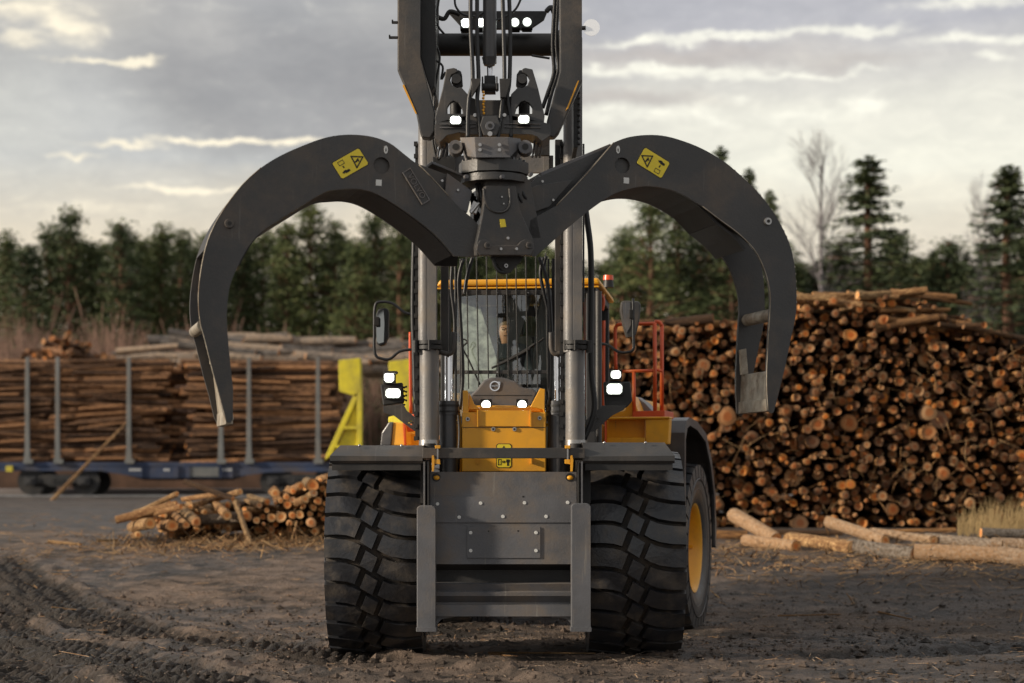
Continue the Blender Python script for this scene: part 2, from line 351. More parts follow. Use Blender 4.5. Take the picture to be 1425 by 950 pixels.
def W(x, y, Y): return Vector(((x - 712.5) / F * Y, Y, CZ + (HY - y) / F * Y))
def wpos(o):
    p = Vector((0, 0, 0))
    while o is not None: p += o.location; o = o.parent
    return p
def obj(name, mb, mats, parent=None, bevel=0.0, label=None):
    mats = mats if isinstance(mats, (list, tuple)) else [mats]
    off = wpos(parent) if parent is not None else Vector((0, 0, 0))
    me = mb.mesh(name, mats, off); o = bpy.data.objects.new(name, me); COL.objects.link(o); o.parent = parent
    if bevel:
        b = o.modifiers.new('edge', 'BEVEL'); b.width = bevel; b.segments = 2; b.limit_method = 'ANGLE'; b.angle_limit = rad(35)
    if label: o['label'] = label
    return o
def thing(name, label, cat, loc=(0, 0, 0), group=None):
    o = bpy.data.objects.new(name, None); COL.objects.link(o); o.location = loc; o.empty_display_size = 0.2
    o['label'] = label; o['category'] = cat
    if group: o['group'] = group
    return o
def tag(o, label=None, cat=None, group=None, kind=None):
    for k, v in (('label', label), ('category', cat), ('group', group), ('kind', kind)):
        if v: o[k] = v
    return o
def text_mesh(body, size, depth, fn):
    """letters as a solid; fn maps (x, y, z) in text space to the world"""
    cu = bpy.data.curves.new('letters', 'FONT'); cu.body = body; cu.size = size; cu.extrude = depth; cu.align_x = 'CENTER'; cu.align_y = 'CENTER'
    ob = bpy.data.objects.new('letters', cu); COL.objects.link(ob)
    dg = bpy.context.evaluated_depsgraph_get(); me = ob.evaluated_get(dg).to_mesh()
    mb = MB(); mb.add([fn(*v.co) for v in me.vertices], [list(p.vertices) for p in me.polygons])
    ob.evaluated_get(dg).to_mesh_clear(); bpy.data.objects.remove(ob); bpy.data.curves.remove(cu)
    return mb
def circ(cx, cy, r, n=20): return [(cx + math.cos(2 * math.pi * i / n) * r, cy + math.sin(2 * math.pi * i / n) * r) for i in range(n)]

# ---------------------------------------------------------------- value noise for terrain
_L = NR.rand(257, 257)
def vn(x, y):
    xi = np.floor(x).astype(int); yi = np.floor(y).astype(int); fx = x - xi; fy = y - yi
    fx = fx * fx * (3 - 2 * fx); fy = fy * fy * (3 - 2 * fy); xi %= 256; yi %= 256
    a = _L[xi, yi]; b = _L[xi + 1, yi]; c = _L[xi, yi + 1]; d = _L[xi + 1, yi + 1]
    return (a * (1 - fx) + b * fx) * (1 - fy) + (c * (1 - fx) + d * fx) * fy
def fbm(x, y, oct=4, g=0.5):
    s = 0; a = 1; k = 0
    for i in range(oct): s = s + a * (vn(x * 2 ** i + 17 * i, y * 2 ** i + 31 * i) - 0.5); k += a; a *= g
    return s / k
PY = [0, 12, 16.6, 18.4, 20.2, 22.5, 25, 27.5, 32, 45, 56, 75, 110, 200, 700]
PZ = [0, 0, 0, -0.07, -0.02, 0.26, 0.52, 0.64, 0.68, 0.92, 1.00, 1.2, 1.4, 2.0, 3.0]
def zbase(y): return np.interp(y, PY, PZ)
def zg(x, y): return float(zbase(y))
# wheel tracks: (x0, y0) -> (x1, y1), half width
TR = [((-6.9, 24.6), (-1.2, 14.6), 0.50, 0.075), ((-6.9, 23.0), (-2.0, 12.6), 0.55, 0.080), ((-5.4, 18.2), (-2.6, 12.0), 0.50, 0.07), ((-9.5, 25.5), (-5.0, 16.5), 0.5, 0.07), ((7.5, 13.5), (1.0, 19.0), 0.4, 0.03), ((9.0, 17.0), (2.0, 15.3), 0.38, 0.04)]
def terrain(x, y):
    near = np.clip((34 - y) / 10, 0, 1) * np.clip((14 - np.abs(x)) / 5, 0, 1)
    z = zbase(y) + fbm(x * 0.35, y * 0.35, 3) * 0.06 * np.clip(y / 20, 0.4, 1) + 0.012
    z = z + near * (fbm(x * 2.2, y * 2.2, 5, 0.7) * 0.065 + np.maximum(0, fbm(x * 7 + 50, y * 7, 3, 0.6) - 0.08) * 0.09)
    tr = np.zeros_like(x); 
    for (a, b, hw, dp) in TR:
        dx, dy = b[0] - a[0], b[1] - a[1]; L = math.hypot(dx, dy); dx /= L; dy /= L
        s_ = (x - a[0]) * dx + (y - a[1]) * dy; c_ = -(x - a[0]) * dy + (y - a[1]) * dx
        c_ = c_ + 0.25 * np.sin(s_ * 0.35) + fbm(x * 1.5, y * 1.5, 2) * 0.18
        ins = np.clip((hw - np.abs(c_)) / 0.08, 0, 1) * np.clip(s_ * 1.5, 0, 1) * np.clip((L - s_) * 1.5, 0, 1) * near
        ridge = np.sin((s_ + np.abs(c_) * 0.5) * 2 * math.pi / 0.19)
        berm = np.exp(-((np.abs(c_) - hw - 0.05) / 0.09) ** 2) * near * np.clip(s_, 0, 1)
        z = z + ins * np.sin(c_ * 2 * math.pi / 0.19) * dp * 0.30 - ins * dp * 0.6 + ins * np.clip(ridge * 1.6, -1, 1) * dp * 0.55 * (0.25 + 1.1 * vn(x * 1.3, y * 1.3)) + berm * dp * (0.2 + 0.7 * vn(x * 3, y * 3))
        tr = np.maximum(tr, ins)
    # keep the ground out of the tyres' contact line
    return z, tr
def axis(lo, hi, d, far, gr):
    a = list(np.arange(lo, hi, d)); s = d; x = hi
    while x < far: a.append(x); s *= gr; x += s
    return a
xs = axis(0, 6.6, 0.04, 600, 1.10); xs = np.array([-v for v in xs[:0:-1]] + xs)
ys = axis(12.0, 25.0, 0.042, 900, 1.055); ys = np.array([-60, -20, -5, 3, 8, 10, 11, 11.5] + ys)
gx, gy = np.meshgrid(xs, ys); gz, gt = terrain(gx, gy)
nx, ny = len(xs), len(ys)
co = np.stack([gx, gy, gz], -1).reshape(-1, 3)
idx = np.arange(nx * ny).reshape(ny, nx); q = np.stack([idx[:-1, :-1], idx[:-1, 1:], idx[1:, 1:], idx[1:, :-1]], -1).reshape(-1, 4)
me = bpy.data.meshes.new('ground'); me.vertices.add(len(co)); me.vertices.foreach_set('co', co.ravel())
me.loops.add(q.size); me.loops.foreach_set('vertex_index', q.ravel().astype(np.int32)); me.polygons.add(len(q))
me.polygons.foreach_set('loop_start', (np.arange(len(q)) * 4).astype(np.int32)); me.polygons.foreach_set('loop_total', np.full(len(q), 4, np.int32))
me.polygons.foreach_set('use_smooth', np.ones(len(q), bool)); me.update(calc_edges=True)
at = me.attributes.new('track', 'FLOAT', 'POINT'); at.data.foreach_set('value', gt.ravel().astype(np.float32))
m = bpy.data.materials.new('yard_mud'); m.use_nodes = True; t = m.node_tree; b = t.nodes['Principled BSDF']
ge = t.nodes.new('ShaderNodeNewGeometry'); pos = E(t, ge.outputs['Position']); at = t.nodes.new('ShaderNodeAttribute'); at.attribute_name = 'track'; trk = E(t, at.outputs['Fac'])
sp = t.nodes.new('ShaderNodeSeparateXYZ'); t.links.new(pos.k, sp.inputs[0]); PX_, PY_ = E(t, sp.outputs[0]), E(t, sp.outputs[1])
a1 = noise(t, pos, 0.45, 6, 0.6); a2 = noise(t, pos, 2.6, 8, 0.65, 0.3); a3 = noise(t, pos, 22, 6, 0.7); a4 = noise(t, pos, 90, 3, 0.6)
st = noise(t, comb(t, PX_ * 0.5, PY_ * 3.0, 0.0), 1.2, 6, 0.6)
c = mixc(t, (a2 * 0.7 + a1 * 0.55 + st * 0.35 + a3 * 0.25).ss(0.78, 1.10), (0.030, 0.022, 0.016), (0.255, 0.185, 0.140))
c = mixc(t, (a3 - 0.52).ss(0.0, 0.2) * 0.55, c, (0.024, 0.018, 0.014))
c = mixc(t, ((a4 - 0.66).ss(0, 0.06) * 0.6).clamp(), c, (0.30, 0.25, 0.19))
c = mixc(t, trk * (a3 * 0.8 + 0.45), c, (0.038, 0.030, 0.024))
c = mixc(t, (PX_.ss(1.5, 5.0) * 0.55 * a2.ss(0.35, 0.6)), c, (0.030, 0.022, 0.016))
c = mixc(t, PY_.ss(27, 34) * 0.6, c, mixc(t, st.ss(0.35, 0.65), (0.048, 0.046, 0.047), (0.085, 0.080, 0.078)))
c = mixc(t, PY_.ss(60, 75) * 0.8, c, (0.09, 0.075, 0.04))
t.links.new(c.k, b.inputs['Base Color'])
rg = (a1.ss(0.42, 0.62) * 0.42 + 0.40 + a3 * 0.15).clamp(); t.links.new(rg.k, b.inputs['Roughness']); b.inputs['Specular IOR Level'].default_value = 0.4
bn = t.nodes.new('ShaderNodeBump'); bn.inputs['Strength'].default_value = 1.0; bn.inputs['Distance'].default_value = 0.09
t.links.new((a3 * 0.9 + a4 * 0.25 + a2).k, bn.inputs['Height']); t.links.new(bn.outputs[0], b.inputs['Normal'])
me.materials.append(m); M['mud'] = m
go = bpy.data.objects.new('ground', me); COL.objects.link(go); tag(go, 'rutted dark brown mud of the timber yard', kind='structure')
def Yrow(py):
    """distance at which the ground shows at picture row py"""
    yy = np.linspace(12, 60, 2000); rows = HY + (CZ - zbase(yy)) / yy * F
    return float(yy[np.argmin(np.abs(rows - py))])
def ground_z(x, y): return float(terrain(np.array([float(x)]), np.array([float(y)]))[0][0])
# ================================================================ LOG GRAPPLE
GP = Plane(W(702, HY, 13.3) * 1.0, rad(15)); GP.o.z = 0
gr = thing('log_grapple', 'huge open charcoal log grapple hanging from the lifting arms, two curved claws spread wide', 'grapple', W(702, 345, 13.3))
def smooth_poly(runs, pl, d=0.0, sub=4):
    out = []
    for kind, pts in runs:
        p2 = pl.poly(pts, d)
        if kind == 'c': p2 = [(p.x, p.y) for p in crom([(a, b, 0) for a, b in p2], sub)]
        out += p2
    res = [out[0]]
    for p in out[1:]:
        if (p[0] - res[-1][0]) ** 2 + (p[1] - res[-1][1]) ** 2 > 1e-5: res.append(p)
    return res
L_out = [(583, 229), (575, 224), (561, 213), (542.6, 199), (518, 190), (487, 187), (456, 190.5), (425, 201), (391, 216), (363.5, 233), (338, 256), (314, 287), (297, 316), (286, 345), (278.6, 383), (276, 417), (278.5, 448), (284, 469)]
L_in = [(320, 500), (316.6, 463), (316, 432), (320, 398), (332, 368), (348, 340), (366, 321), (388, 306), (420, 286), (453, 267), (478, 263), (502, 263), (527, 271), (564, 294), (604, 325), (632, 356)]
left_poly = smooth_poly([('s', [(666, 330), (665, 312), (657, 303), (641, 290), (624, 272)]), ('c', L_out), ('s', [(295.5, 515), (305, 549), (311, 575), (316, 587), (321, 588), (324, 583), (324.5, 541)]), ('c', L_in), ('s', [(645, 357), (664, 357)])], GP)
R_out = [(854, 198), (873, 191), (897.6, 187.6), (922, 188.5), (947, 194.7), (978, 207), (1009, 225.6), (1039.6, 252), (1064, 278), (1083, 306), (1098, 337), (1106, 371), (1108.5, 411), (1107, 442), (1101.5, 467)]
R_in = [(1069.5, 463), (1071, 440), (1072, 415), (1069, 392), (1061, 367.6), (1049, 346), (1027, 324), (1002.6, 306), (978, 287), (947, 269), (922, 261), (897.6, 259), (876, 262.6), (854, 270), (823.5, 290), (792.6, 315), (771, 334), (746, 356)]
right_poly = smooth_poly([('s', [(738, 356), (736, 320), (738, 306), (774, 286)]), ('c', R_out), ('s', [(1093, 509), (1084.7, 543), (1077, 573), (1074, 575), (1069, 571), (1067, 537), (1067.5, 505)]), ('c', R_in)], GP)
right_poly = right_poly[::-1]
GAP = 0.60; TH = 0.03
def strip(mb, line, d0, d1, th, m=0):
    """a curved sheet following a line of (s, z) between two depths"""
    for k in range(len(line) - 1):
        (a, b), (c, e) = line[k], line[k + 1]
        dx, dz = c - a, e - b; L = math.hypot(dx, dz) or 1; nx_, nz_ = -dz / L * th, dx / L * th
        mb.prism(GP, [(a, b), (c, e), (c + nx_, e + nz_), (a + nx_, b + nz_)], d0, d1, m=m)
claws = []
for side, poly, hole, out_l, in_l in (('L', left_poly, (531, 230), L_out, L_in), ('R', right_poly, (866, 230), R_out, R_in)):
    hs = GP.px(*hole); hp = circ(hs[0], hs[1], 0.057, 20)
    c = MB(); c.prism(GP, poly, 0, TH, [hp]); c.prism(GP, poly, GAP, GAP + TH, [hp])
    c.cyl(GP.pt(*hs, TH), GP.pt(*hs, GAP), 0.075, n=20)
    # box web between the plates along the upper part and inner edge, coloured black for the shade there
    cl = [(p.x, p.y) for p in crom([(*GP.px(x, y), 0) for x, y in (out_l[2:14] if side == 'L' else out_l[1:10])], 3)]
    strip(c, cl, TH, GAP, -0.02 if side == 'R' else 0.02, 1)
    if side == 'L': inn = [(632, 352), (604, 321), (564, 290), (527, 267), (502, 258), (478, 258), (453, 262), (420, 281), (388, 301), (366, 316), (346, 338), (331, 366)]
    else: inn = [(1040, 345), (1025, 327), (1001, 308), (977, 283), (947, 265), (922, 257), (897, 255), (874, 258), (852, 266), (821, 286), (790, 311), (768, 330)]
    inn = [(p.x, p.y) for p in crom([(*GP.px(x, y), 0) for x, y in inn], 2)]
    strip(c, inn, TH, GAP, 0.02, 1)
    # worn edge strips of the plates
    claw = obj('claw', c, [M['dark'], M['deep']], gr, 0.004, 'left claw with a raised name plate and a yellow warning sticker' if side == 'L' else 'right claw with a yellow warning sticker, spread to the right')
    claws.append(claw)
LC, RC = claws
# inner plates seen between the plates: second thickness along the inner edge
def disc(name, px, py, r, parent, m, d0=-0.02, d1=0.0, n=14, pl=GP, hole=True, label=None):
    s_, z_ = pl.px(px, py); mb = MB(); mb.cyl(pl.pt(s_, z_, d0), pl.pt(s_, z_, d1), r, r * 1.12, n, m=0)
    if hole: mb.cyl(pl.pt(s_, z_, d0 - 0.003), pl.pt(s_, z_, d0), r * 0.5, r * 0.5, 8, m=1)
    return obj(name, mb, [m, M['ink']], parent, 0, label)
disc('pivot_boss', 319, 311, 0.030, LC, M['dark']); disc('pivot_boss', 1068, 308, 0.026, RC, M['steel'])
# tie tubes between the plates
for cl_, (x, y), r in ((LC, (283, 452), 0.040), (RC, (1083, 436), 0.046)):
    s_, z_ = GP.px(x, y); mb = MB(); mb.cyl(GP.pt(s_, z_, TH), GP.pt(s_, z_, GAP), r, n=16); obj('tie_tube', mb, M['worn'], cl_)
# tip plates
for cl_, a, b_, nose in ((RC, (1074, 516), (1073, 566), -1), (LC, (308, 500), (319, 584), 1)):
    mb = MB(); s0, z0 = GP.px(*a); s1, z1 = GP.px(*b_)
    q = [(s0, z0), (s0 + 0.035, z0 + 0.01), (s1 + 0.035, z1), (s1 - 0.005, z1 - 0.01)]
    mb.prism(GP, q, TH, GAP)
    mb.prism(GP, [(s1 - 0.02, z1 + 0.06), (s1 + 0.03, z1 + 0.05), (s1 + 0.03, z1 - 0.03), (s1 - 0.02, z1 - 0.03)], TH + 0.01, GAP - 0.01)
    mb.prism(GP, [(s0 - 0.03, z0 + 0.19), (s0 + 0.012, z0 + 0.20), (s0 + 0.03, z0), (s0 - 0.02, z0)], GAP - 0.08, GAP - 0.03)
    tp = obj('tip_plate', mb, M['worn'], cl_, 0.004, 'scratched bare steel plate at the claw tip')
# small weld blobs and chipped edge dots seen along the right claw's outer edge
mb = MB()
for k in range(2, 26):
    q = crom([(*GP.px(x, y), 0) for x, y in R_out[6:14]], 4)
    if k < len(q): mb.ball(GP.pt(q[k].x, q[k].y, 0.012), 0.010, 6)
obj('weld_bead', mb, M['worn'], RC)
# edge highlights of the front plates, painted as thin rubbed-steel lines
for cl_, pts in ((LC, L_out[9:] + [(295.5, 515), (305, 549), (315, 587)]), (RC, R_in[:9][::-1]), (RC, [(1069, 571), (1067, 537), (1067.5, 505), (1069.5, 463), (1071, 440)]), (RC, [(774, 286), (815, 243), (854, 198)]), (LC, [(583, 229), (600, 246), (624, 272)])):
    mb = MB(); mb.tube([GP.at(x, y, -.0005) for x, y in pts], .0038, 5, sub=3); obj('rubbed_highlight', mb, M['worn'], cl_)
# warning stickers
def sticker(parent, corners, flip):
    P = [Vector((*GP.px(*c), 0)) for c in corners]; o = P[0]; ex = P[1] - P[0]; ey = P[3] - P[0]; w_, h_ = ex.length, ey.length; ex.normalize(); ey.normalize()
    def A(u, v): return tuple((o + ex * (u * w_) + ey * (v * h_)).xy)
    def rr(u0, v0, u1, v1, c=0.08):
        return [A(u0 + c * .5, v0), A(u1 - c * .5, v0), A(u1, v0 + c), A(u1, v1 - c), A(u1 - c * .5, v1), A(u0 + c * .5, v1), A(u0, v1 - c), A(u0, v0 + c)]
    b = MB(); b.prism(GP, rr(-0.02, -0.04, 1.02, 1.04), -0.002, 0.0, m=1); b.prism(GP, rr(0, 0, 1, 1), -0.004, -0.0018, m=0)
    st = obj('warning_sticker', b, [M['sticker'], M['ink']], parent)
    i = MB(); f = (lambda u: 1 - u) if flip else (lambda u: u)
    def tri(cx, cy, r):
        T = []
        for k in range(3):
            a = math.radians(270 + 120 * k + (30 if flip else -30) * 0); T.append((cx + math.cos(a) * r * h_ / w_, cy - math.sin(a) * -r))
        return T
    # frame triangle (points down), made of three bars
    cx, cy = f(0.73), 0.54
    t3 = [(cx - 0.19, cy - 0.22), (cx + 0.19, cy - 0.22), (cx, cy + 0.38)]
    ang = math.atan2(ex.y, ex.x); ca, sa = math.cos(-ang), math.sin(-ang)
    def up(u, v):   # keep the triangle upright in the world, as in the print
        c0 = Vector(A(cx, cy + 0.0)); dx, dz = (u - cx) * w_, -(v - cy) * h_
        return (c0.x + dx, c0.y + dz)
    if True:
        q = [up(*p) for p in t3]
        for k in range(3):
            a, b2 = Vector(q[k]), Vector(q[(k + 1) % 3]); d = (b2 - a).normalized(); nn_ = Vector((-d.y, d.x)) * 0.0045
            a = a - d * 0.004; b2 = b2 + d * 0.004
            i.prism(GP, [tuple(a - nn_), tuple(b2 - nn_), tuple(b2 + nn_), tuple(a + nn_)], -0.006, -0.0035)
        for (u, v, r) in ((0.0, -0.02, 0.007), (-0.05, 0.07, 0.006), (0.05, 0.0, 0.006), (-0.02, 0.06, 0.005), (0.03, -0.10, 0.006)):
            p = up(cx + u, cy + v); i.prism(GP, circ(p[0], p[1], r, 6), -0.006, -0.0035)
        for (a, b2) in (((-.06, .09), (.0, -.03)), ((.0, -.03), (.06, .03)), ((-.03, .05), (.05, -.06))):
            a = Vector(up(cx + a[0], cy + a[1])); b2 = Vector(up(cx + b2[0], cy + b2[1])); d = (b2 - a).normalized(); nn_ = Vector((-d.y, d.x)) * 0.003
            i.prism(GP, [tuple(a - nn_), tuple(b2 - nn_), tuple(b2 + nn_), tuple(a + nn_)], -0.0062, -0.0037)
    cx2 = f(0.25); top, bot = (0.22, 0.75) if not flip else (0.78, 0.25)
    def bar(u0, v0, u1, v1, m=0): i.prism(GP, [A(u0, v0), A(u1, v0), A(u1, v1), A(u0, v1)], -0.006, -0.0035)
    bx, by = cx2, top
    for (a, b2, c2, d2) in ((-.10, -.12, .10, -.09), (-.10, .09, .10, .12), (-.10, -.12, -.085, .12), (.085, -.12, .10, .12)): bar(bx + a, by + b2, bx + c2, by + d2)
    bar(cx2 - .015, .44, cx2 + .015, .52)
    for k in (-1, 1): i.prism(GP, [A(cx2 - .03, .48 + k * .02), A(cx2 + .03, .48 + k * .02), A(cx2, .48 + k * .09)], -0.006, -0.0035)
    for (u, v, a, b2) in ((0, 0, .11, .05), (-.03, -.05, .05, .04), (.03, .05, .06, .04), (.10, .03, .03, .05), (-.10, -.02, .03, .03)): bar(cx2 + u - a / 1, bot + v - b2, cx2 + u + a / 1, bot + v + b2)
    obj('sticker_print', i, M['ink'], parent); return st
sticker(LC, [(462, 227), (499, 206), (512, 228), (476, 249)], False)
sticker(RC, [(897.5, 205), (932, 226.5), (920, 248.5), (885.5, 226.5)], True)
for cl_, sq, ov in ((LC, (527, 254), (537, 208)), (RC, (871.5, 251), (860, 208))):
    s_, z_ = GP.px(*sq); mb = MB(); mb.prism(GP, [(s_ - .02, z_ - .02), (s_ + .02, z_ - .022), (s_ + .021, z_ + .02), (s_ - .019, z_ + .021)], -0.003, 0)
    obj('data_tag', mb, M['white'], cl_)
    s_, z_ = GP.px(*ov); mb = MB(); mb.prism(GP, [(s_ + math.cos(k * math.pi / 6) * .014, z_ + math.sin(k * math.pi / 6) * .028) for k in range(12)], -0.004, 0, [[(s_ + math.cos(k * math.pi / 4) * .005, z_ - .004 + math.sin(k * math.pi / 4) * .014) for k in range(8)]])
    obj('grease_mark', mb, M['white'], cl_)
# raised name plate on the left claw
A_ = Vector((*GP.px(565, 237), 0)); B_ = Vector((*GP.px(592.5, 282), 0)); ex = (B_ - A_).normalized(); ey = Vector((-ex.y, ex.x, 0)); mid = (A_ + B_) / 2; hl = (B_ - A_).length / 2; hw = 0.034
def nq(u, v): p = mid + ex * u + ey * v; return (p.x, p.y)
mb = MB(); mb.prism(GP, [nq(-hl, -hw), nq(hl, -hw), nq(hl, hw), nq(-hl, hw)], -0.010, 0.0)
npz = obj('name_plate', mb, M['dark'], LC, 0.004)
mb = MB()
for (a, b2, c2, d2) in ((-hl, -hw, hl, -hw + .007), (-hl, hw - .007, hl, hw), (-hl, -hw + .007, -hl + .007, hw - .007), (hl - .007, -hw + .007, hl, hw - .007)):
    mb.prism(GP, [nq(a, b2), nq(c2, b2), nq(c2, d2), nq(a, d2)], -0.018, -0.009)
obj('name_plate_rim', mb, M['panel'], LC, 0.002)
tm = text_mesh('VOLVO', 0.062, 0.004, lambda x, y, z: GP.pt(*nq(x * 0.92, y * 0.95), -0.014 - z))
obj('raised_letters', tm, M['panel'], LC)
# guards over the hoses, between the claw and the body
mb = MB(); mb.prism(GP, GP.poly([(583, 229), (575, 225), (622, 243), (657, 266), (648, 296), (639, 293), (616, 300), (600, 270)], 0.10), 0.10, 0.13)
lg = obj('hose_guard', mb, M['dark'], gr, 0.004)
mb = MB(); mb.prism(GP, GP.poly([(622, 241), (657, 266), (650, 296), (636, 290), (618, 276)], 0.06), 0.05, 0.08); obj('hose_guard', mb, M['panel'], gr, 0.004)
mb = MB(); mb.prism(GP, GP.poly([(592, 230), (660, 258), (661, 262), (593, 234)], 0.3), 0.1, 0.5); obj('guard_lip', mb, M['panel'], gr, 0.003)
mb = MB(); mb.prism(GP, GP.poly([(726, 267), (747, 246), (852, 202), (856, 199), (777, 286), (738, 306), (733, 296)], 0.10), 0.10, 0.13); obj('hose_guard', mb, M['dark'], gr, 0.004)
mb = MB(); mb.prism(GP, GP.poly([(726, 267), (746, 258), (798, 250), (764, 288), (738, 297), (731, 290)], 0.06), 0.05, 0.08); obj('hose_guard', mb, M['dark'], gr, 0.004)
mb = MB(); mb.prism(GP, GP.poly([(747, 243), (843, 203), (846, 206), (748, 248)], 0.2), 0.1, 0.5); obj('guard_lip', mb, M['panel'], gr, 0.003)
for x, y in ((617, 250), (639, 263), (740, 263), (757, 251), (772, 277)): disc('guard_bolt', x, y, 0.009, gr, M['steel'], 0.035, 0.05, 8, hole=False)
# body
bp = [(675, 258), (718, 258), (720, 275), (726, 297), (742, 332), (744, 345), (742, 355), (663, 355), (662, 343), (664.5, 332), (671, 300), (674, 280)]
mb = MB(); mb.prism(GP, GP.poly(bp, -0.07), -0.07, 0.0); mb.prism(GP, GP.poly([(672, 258), (722, 258), (738, 340), (668, 340)], 0.3), 0.0, GAP + .06)
body = obj('grapple_body', mb, M['dark'], gr, 0.008)
mb = MB(); z1 = GP.px(703, 341, -.09)
band = [(p[0], p[1]) for p in GP.poly([(663, 348), (664, 340), (668, 334), (675, 333), (681, 336), (684, 341), (720, 341), (724, 336), (730, 333), (738, 334), (742, 339), (743, 348), (739, 355), (668, 355)], -.09)]
mb.prism(GP, band, -0.095, -0.07); obj('pin_cover', mb, M['dark'], gr, 0.005)
mb = MB(); mb.tube([GP.at(x, y, -.075) for x, y in ((673, 262), (675, 277), (680, 288), (688, 294), (698, 295), (706, 291), (710, 281), (709, 262))], 0.010, 6); obj('ridge', mb, M['dark'], gr)
for x, y in ((674, 343.5), (731.5, 343.5)): disc('pin_head', x, y, 0.022, gr, M['dark'], -0.112, -0.095, 14)
for x, y in ((703, 333), (692, 348.5), (713.5, 348.5), (694.5, 276), (697, 285.5)): disc('bolt', x, y, 0.010 if y > 300 else 0.006, gr, M['steel'], -0.108 if y > 340 else -0.082, -0.07, 8, hole=False)
mb = MB(); mb.prism(GP, GP.poly([(695.5, 305), (702.5, 304.5), (704.5, 315.5), (697, 316)], -.073), -.074, -.07); obj('small_label', mb, M['sticker'], gr)
mb = MB(); mb.prism(GP, GP.poly([(683, 356), (729, 356), (722, 366), (709, 380), (703, 381), (696, 376)], 0.05), 0.02, 0.10); lug = obj('lower_lug', mb, M['deep'], gr, 0.005)
disc('bolt', 704.5, 369.5, 0.014, gr, M['steel'], 0.0, 0.02, 10)
mb = MB(); mb.tube([GP.at(x, y, 0.0) for x, y in ((686, 357), (688, 368), (694, 377), (702, 379))], 0.012, 6); mb.tube([GP.at(x, y, 0.03) for x, y in ((690, 357), (690, 370), (697, 378))], 0.010, 6); obj('short_hose', mb, M['black'], gr)
# rotator
mb = MB(); axc = GP.at(687, 236, 0.12)
def ring(mb, px, w0, y0, y1, rx, n=16, m=0, dd=0.12, ph=0.5):
    c0 = GP.at(px, y1, dd); c1 = GP.at(px, y0, dd); mb.cyl(c0, c1, rx, rx, n, smooth=n > 8, m=m)
ring(mb, 687, 0, 228, 244, 0.250, 10); ring(mb, 688, 0, 246, 256, 0.236, 12); ring(mb, 688, 0, 222, 229, 0.17, 20); ring(mb, 690, 0, 254, 266, 0.14, 12)
rot_ = obj('rotator', mb, M['dark'], gr, 0.006)
for k in range(9):
    a = math.pi * (1.05 + 0.9 * k / 8); c0 = GP.at(687, 228, 0.12) + Vector((math.cos(a) * .215, math.sin(a) * .215, 0)); mb = MB(); mb.cyl(c0, c0 + Vector((0, 0, 0.022)), 0.011, n=6, smooth=False); obj('rotator_bolt', mb, M['panel'], gr)
for x, y in ((642, 250), (692, 250), (731, 247)): disc('bolt', x, y, 0.014, gr, M['panel'], -0.16, -0.12, 8, hole=False)
mb = MB()
for x0, y0, x1, y1 in ((663, 256, 672, 292), (667, 256, 678, 300), (718, 256, 735, 300), (724, 256, 741, 292)):
    mb.tube([GP.at(x0, y0, 0.05), GP.at((x0 + x1) / 2 - 2, (y0 + y1) / 2, 0.0), GP.at(x1, y1, 0.1)], 0.012, 6)
for k in range(5): mb.tube([GP.at(652 + k * 3, 262 + k * 4, 0.2), GP.at(658 + k, 285, 0.12), GP.at(668 - k * 2, 300 + k * 3, 0.25)], 0.010, 6); mb.tube([GP.at(738 - k * 3, 262 + k * 4, 0.2), GP.at(733 - k, 285, 0.12), GP.at(726 + k * 2, 297 + k * 2, 0.25)], 0.010, 6)
obj('grapple_hoses', mb, M['black'], gr)
mb = MB(); mb.box(GP.at(661, 289, 0.06), (0.055, 0.05, 0.08), Matrix.Rotation(0.4, 3, 'Y')); mb.cyl(GP.at(655, 296, .03), GP.at(668, 281, .03), 0.012, n=8); obj('valve_block', mb, M['steel'], gr, 0.004)
# swivel block above the rotator: faceted
SBp = Plane(W(683, HY, 13.25) * 1.0, 0); SBp.o.z = 0
def facet(name, q, m):
    mb = MB(); mb.add([W(*p) for p in q], [list(range(len(q)))]); return mb
bz = [(640, 191, 13.32), (660, 190.5, 13.12), (707, 190.5, 13.12), (724, 192.5, 13.32), (727, 200, 13.36), (710, 219, 13.14), (662, 219, 13.12), (648, 216.5, 13.3)]
mb = MB(); fr = [W(*p) for p in bz]; bk = [p + Vector((0, 0.5, 0)) for p in fr]
mb.add(fr + bk, [(1, 6, 5, 2), (0, 7, 6, 1), (2, 5, 4, 3), (0, 1, 2, 3, 11, 10, 9, 8), (7, 15, 14, 13, 12, 4, 5, 6), (3, 4, 12, 11), (0, 8, 15, 7), (8, 9, 10, 11, 12, 13, 14, 15)])
sb = obj('swivel_block', mb, M['panel'], gr, 0.003)
Q = FP(13.12)
for x, y in ((668, 201.5), (668, 208.5), (695, 201.5), (695, 208.5)): disc('bolt', x, y, 0.012, gr, M['steel'], -0.012, 0.0, 10, pl=Q, hole=False)
for x in (634, 731): disc('roller', x, 204, 0.048, gr, M['panel'], -0.0, 0.12, 20, pl=FP(13.25), label='round end roller beside the swivel block')
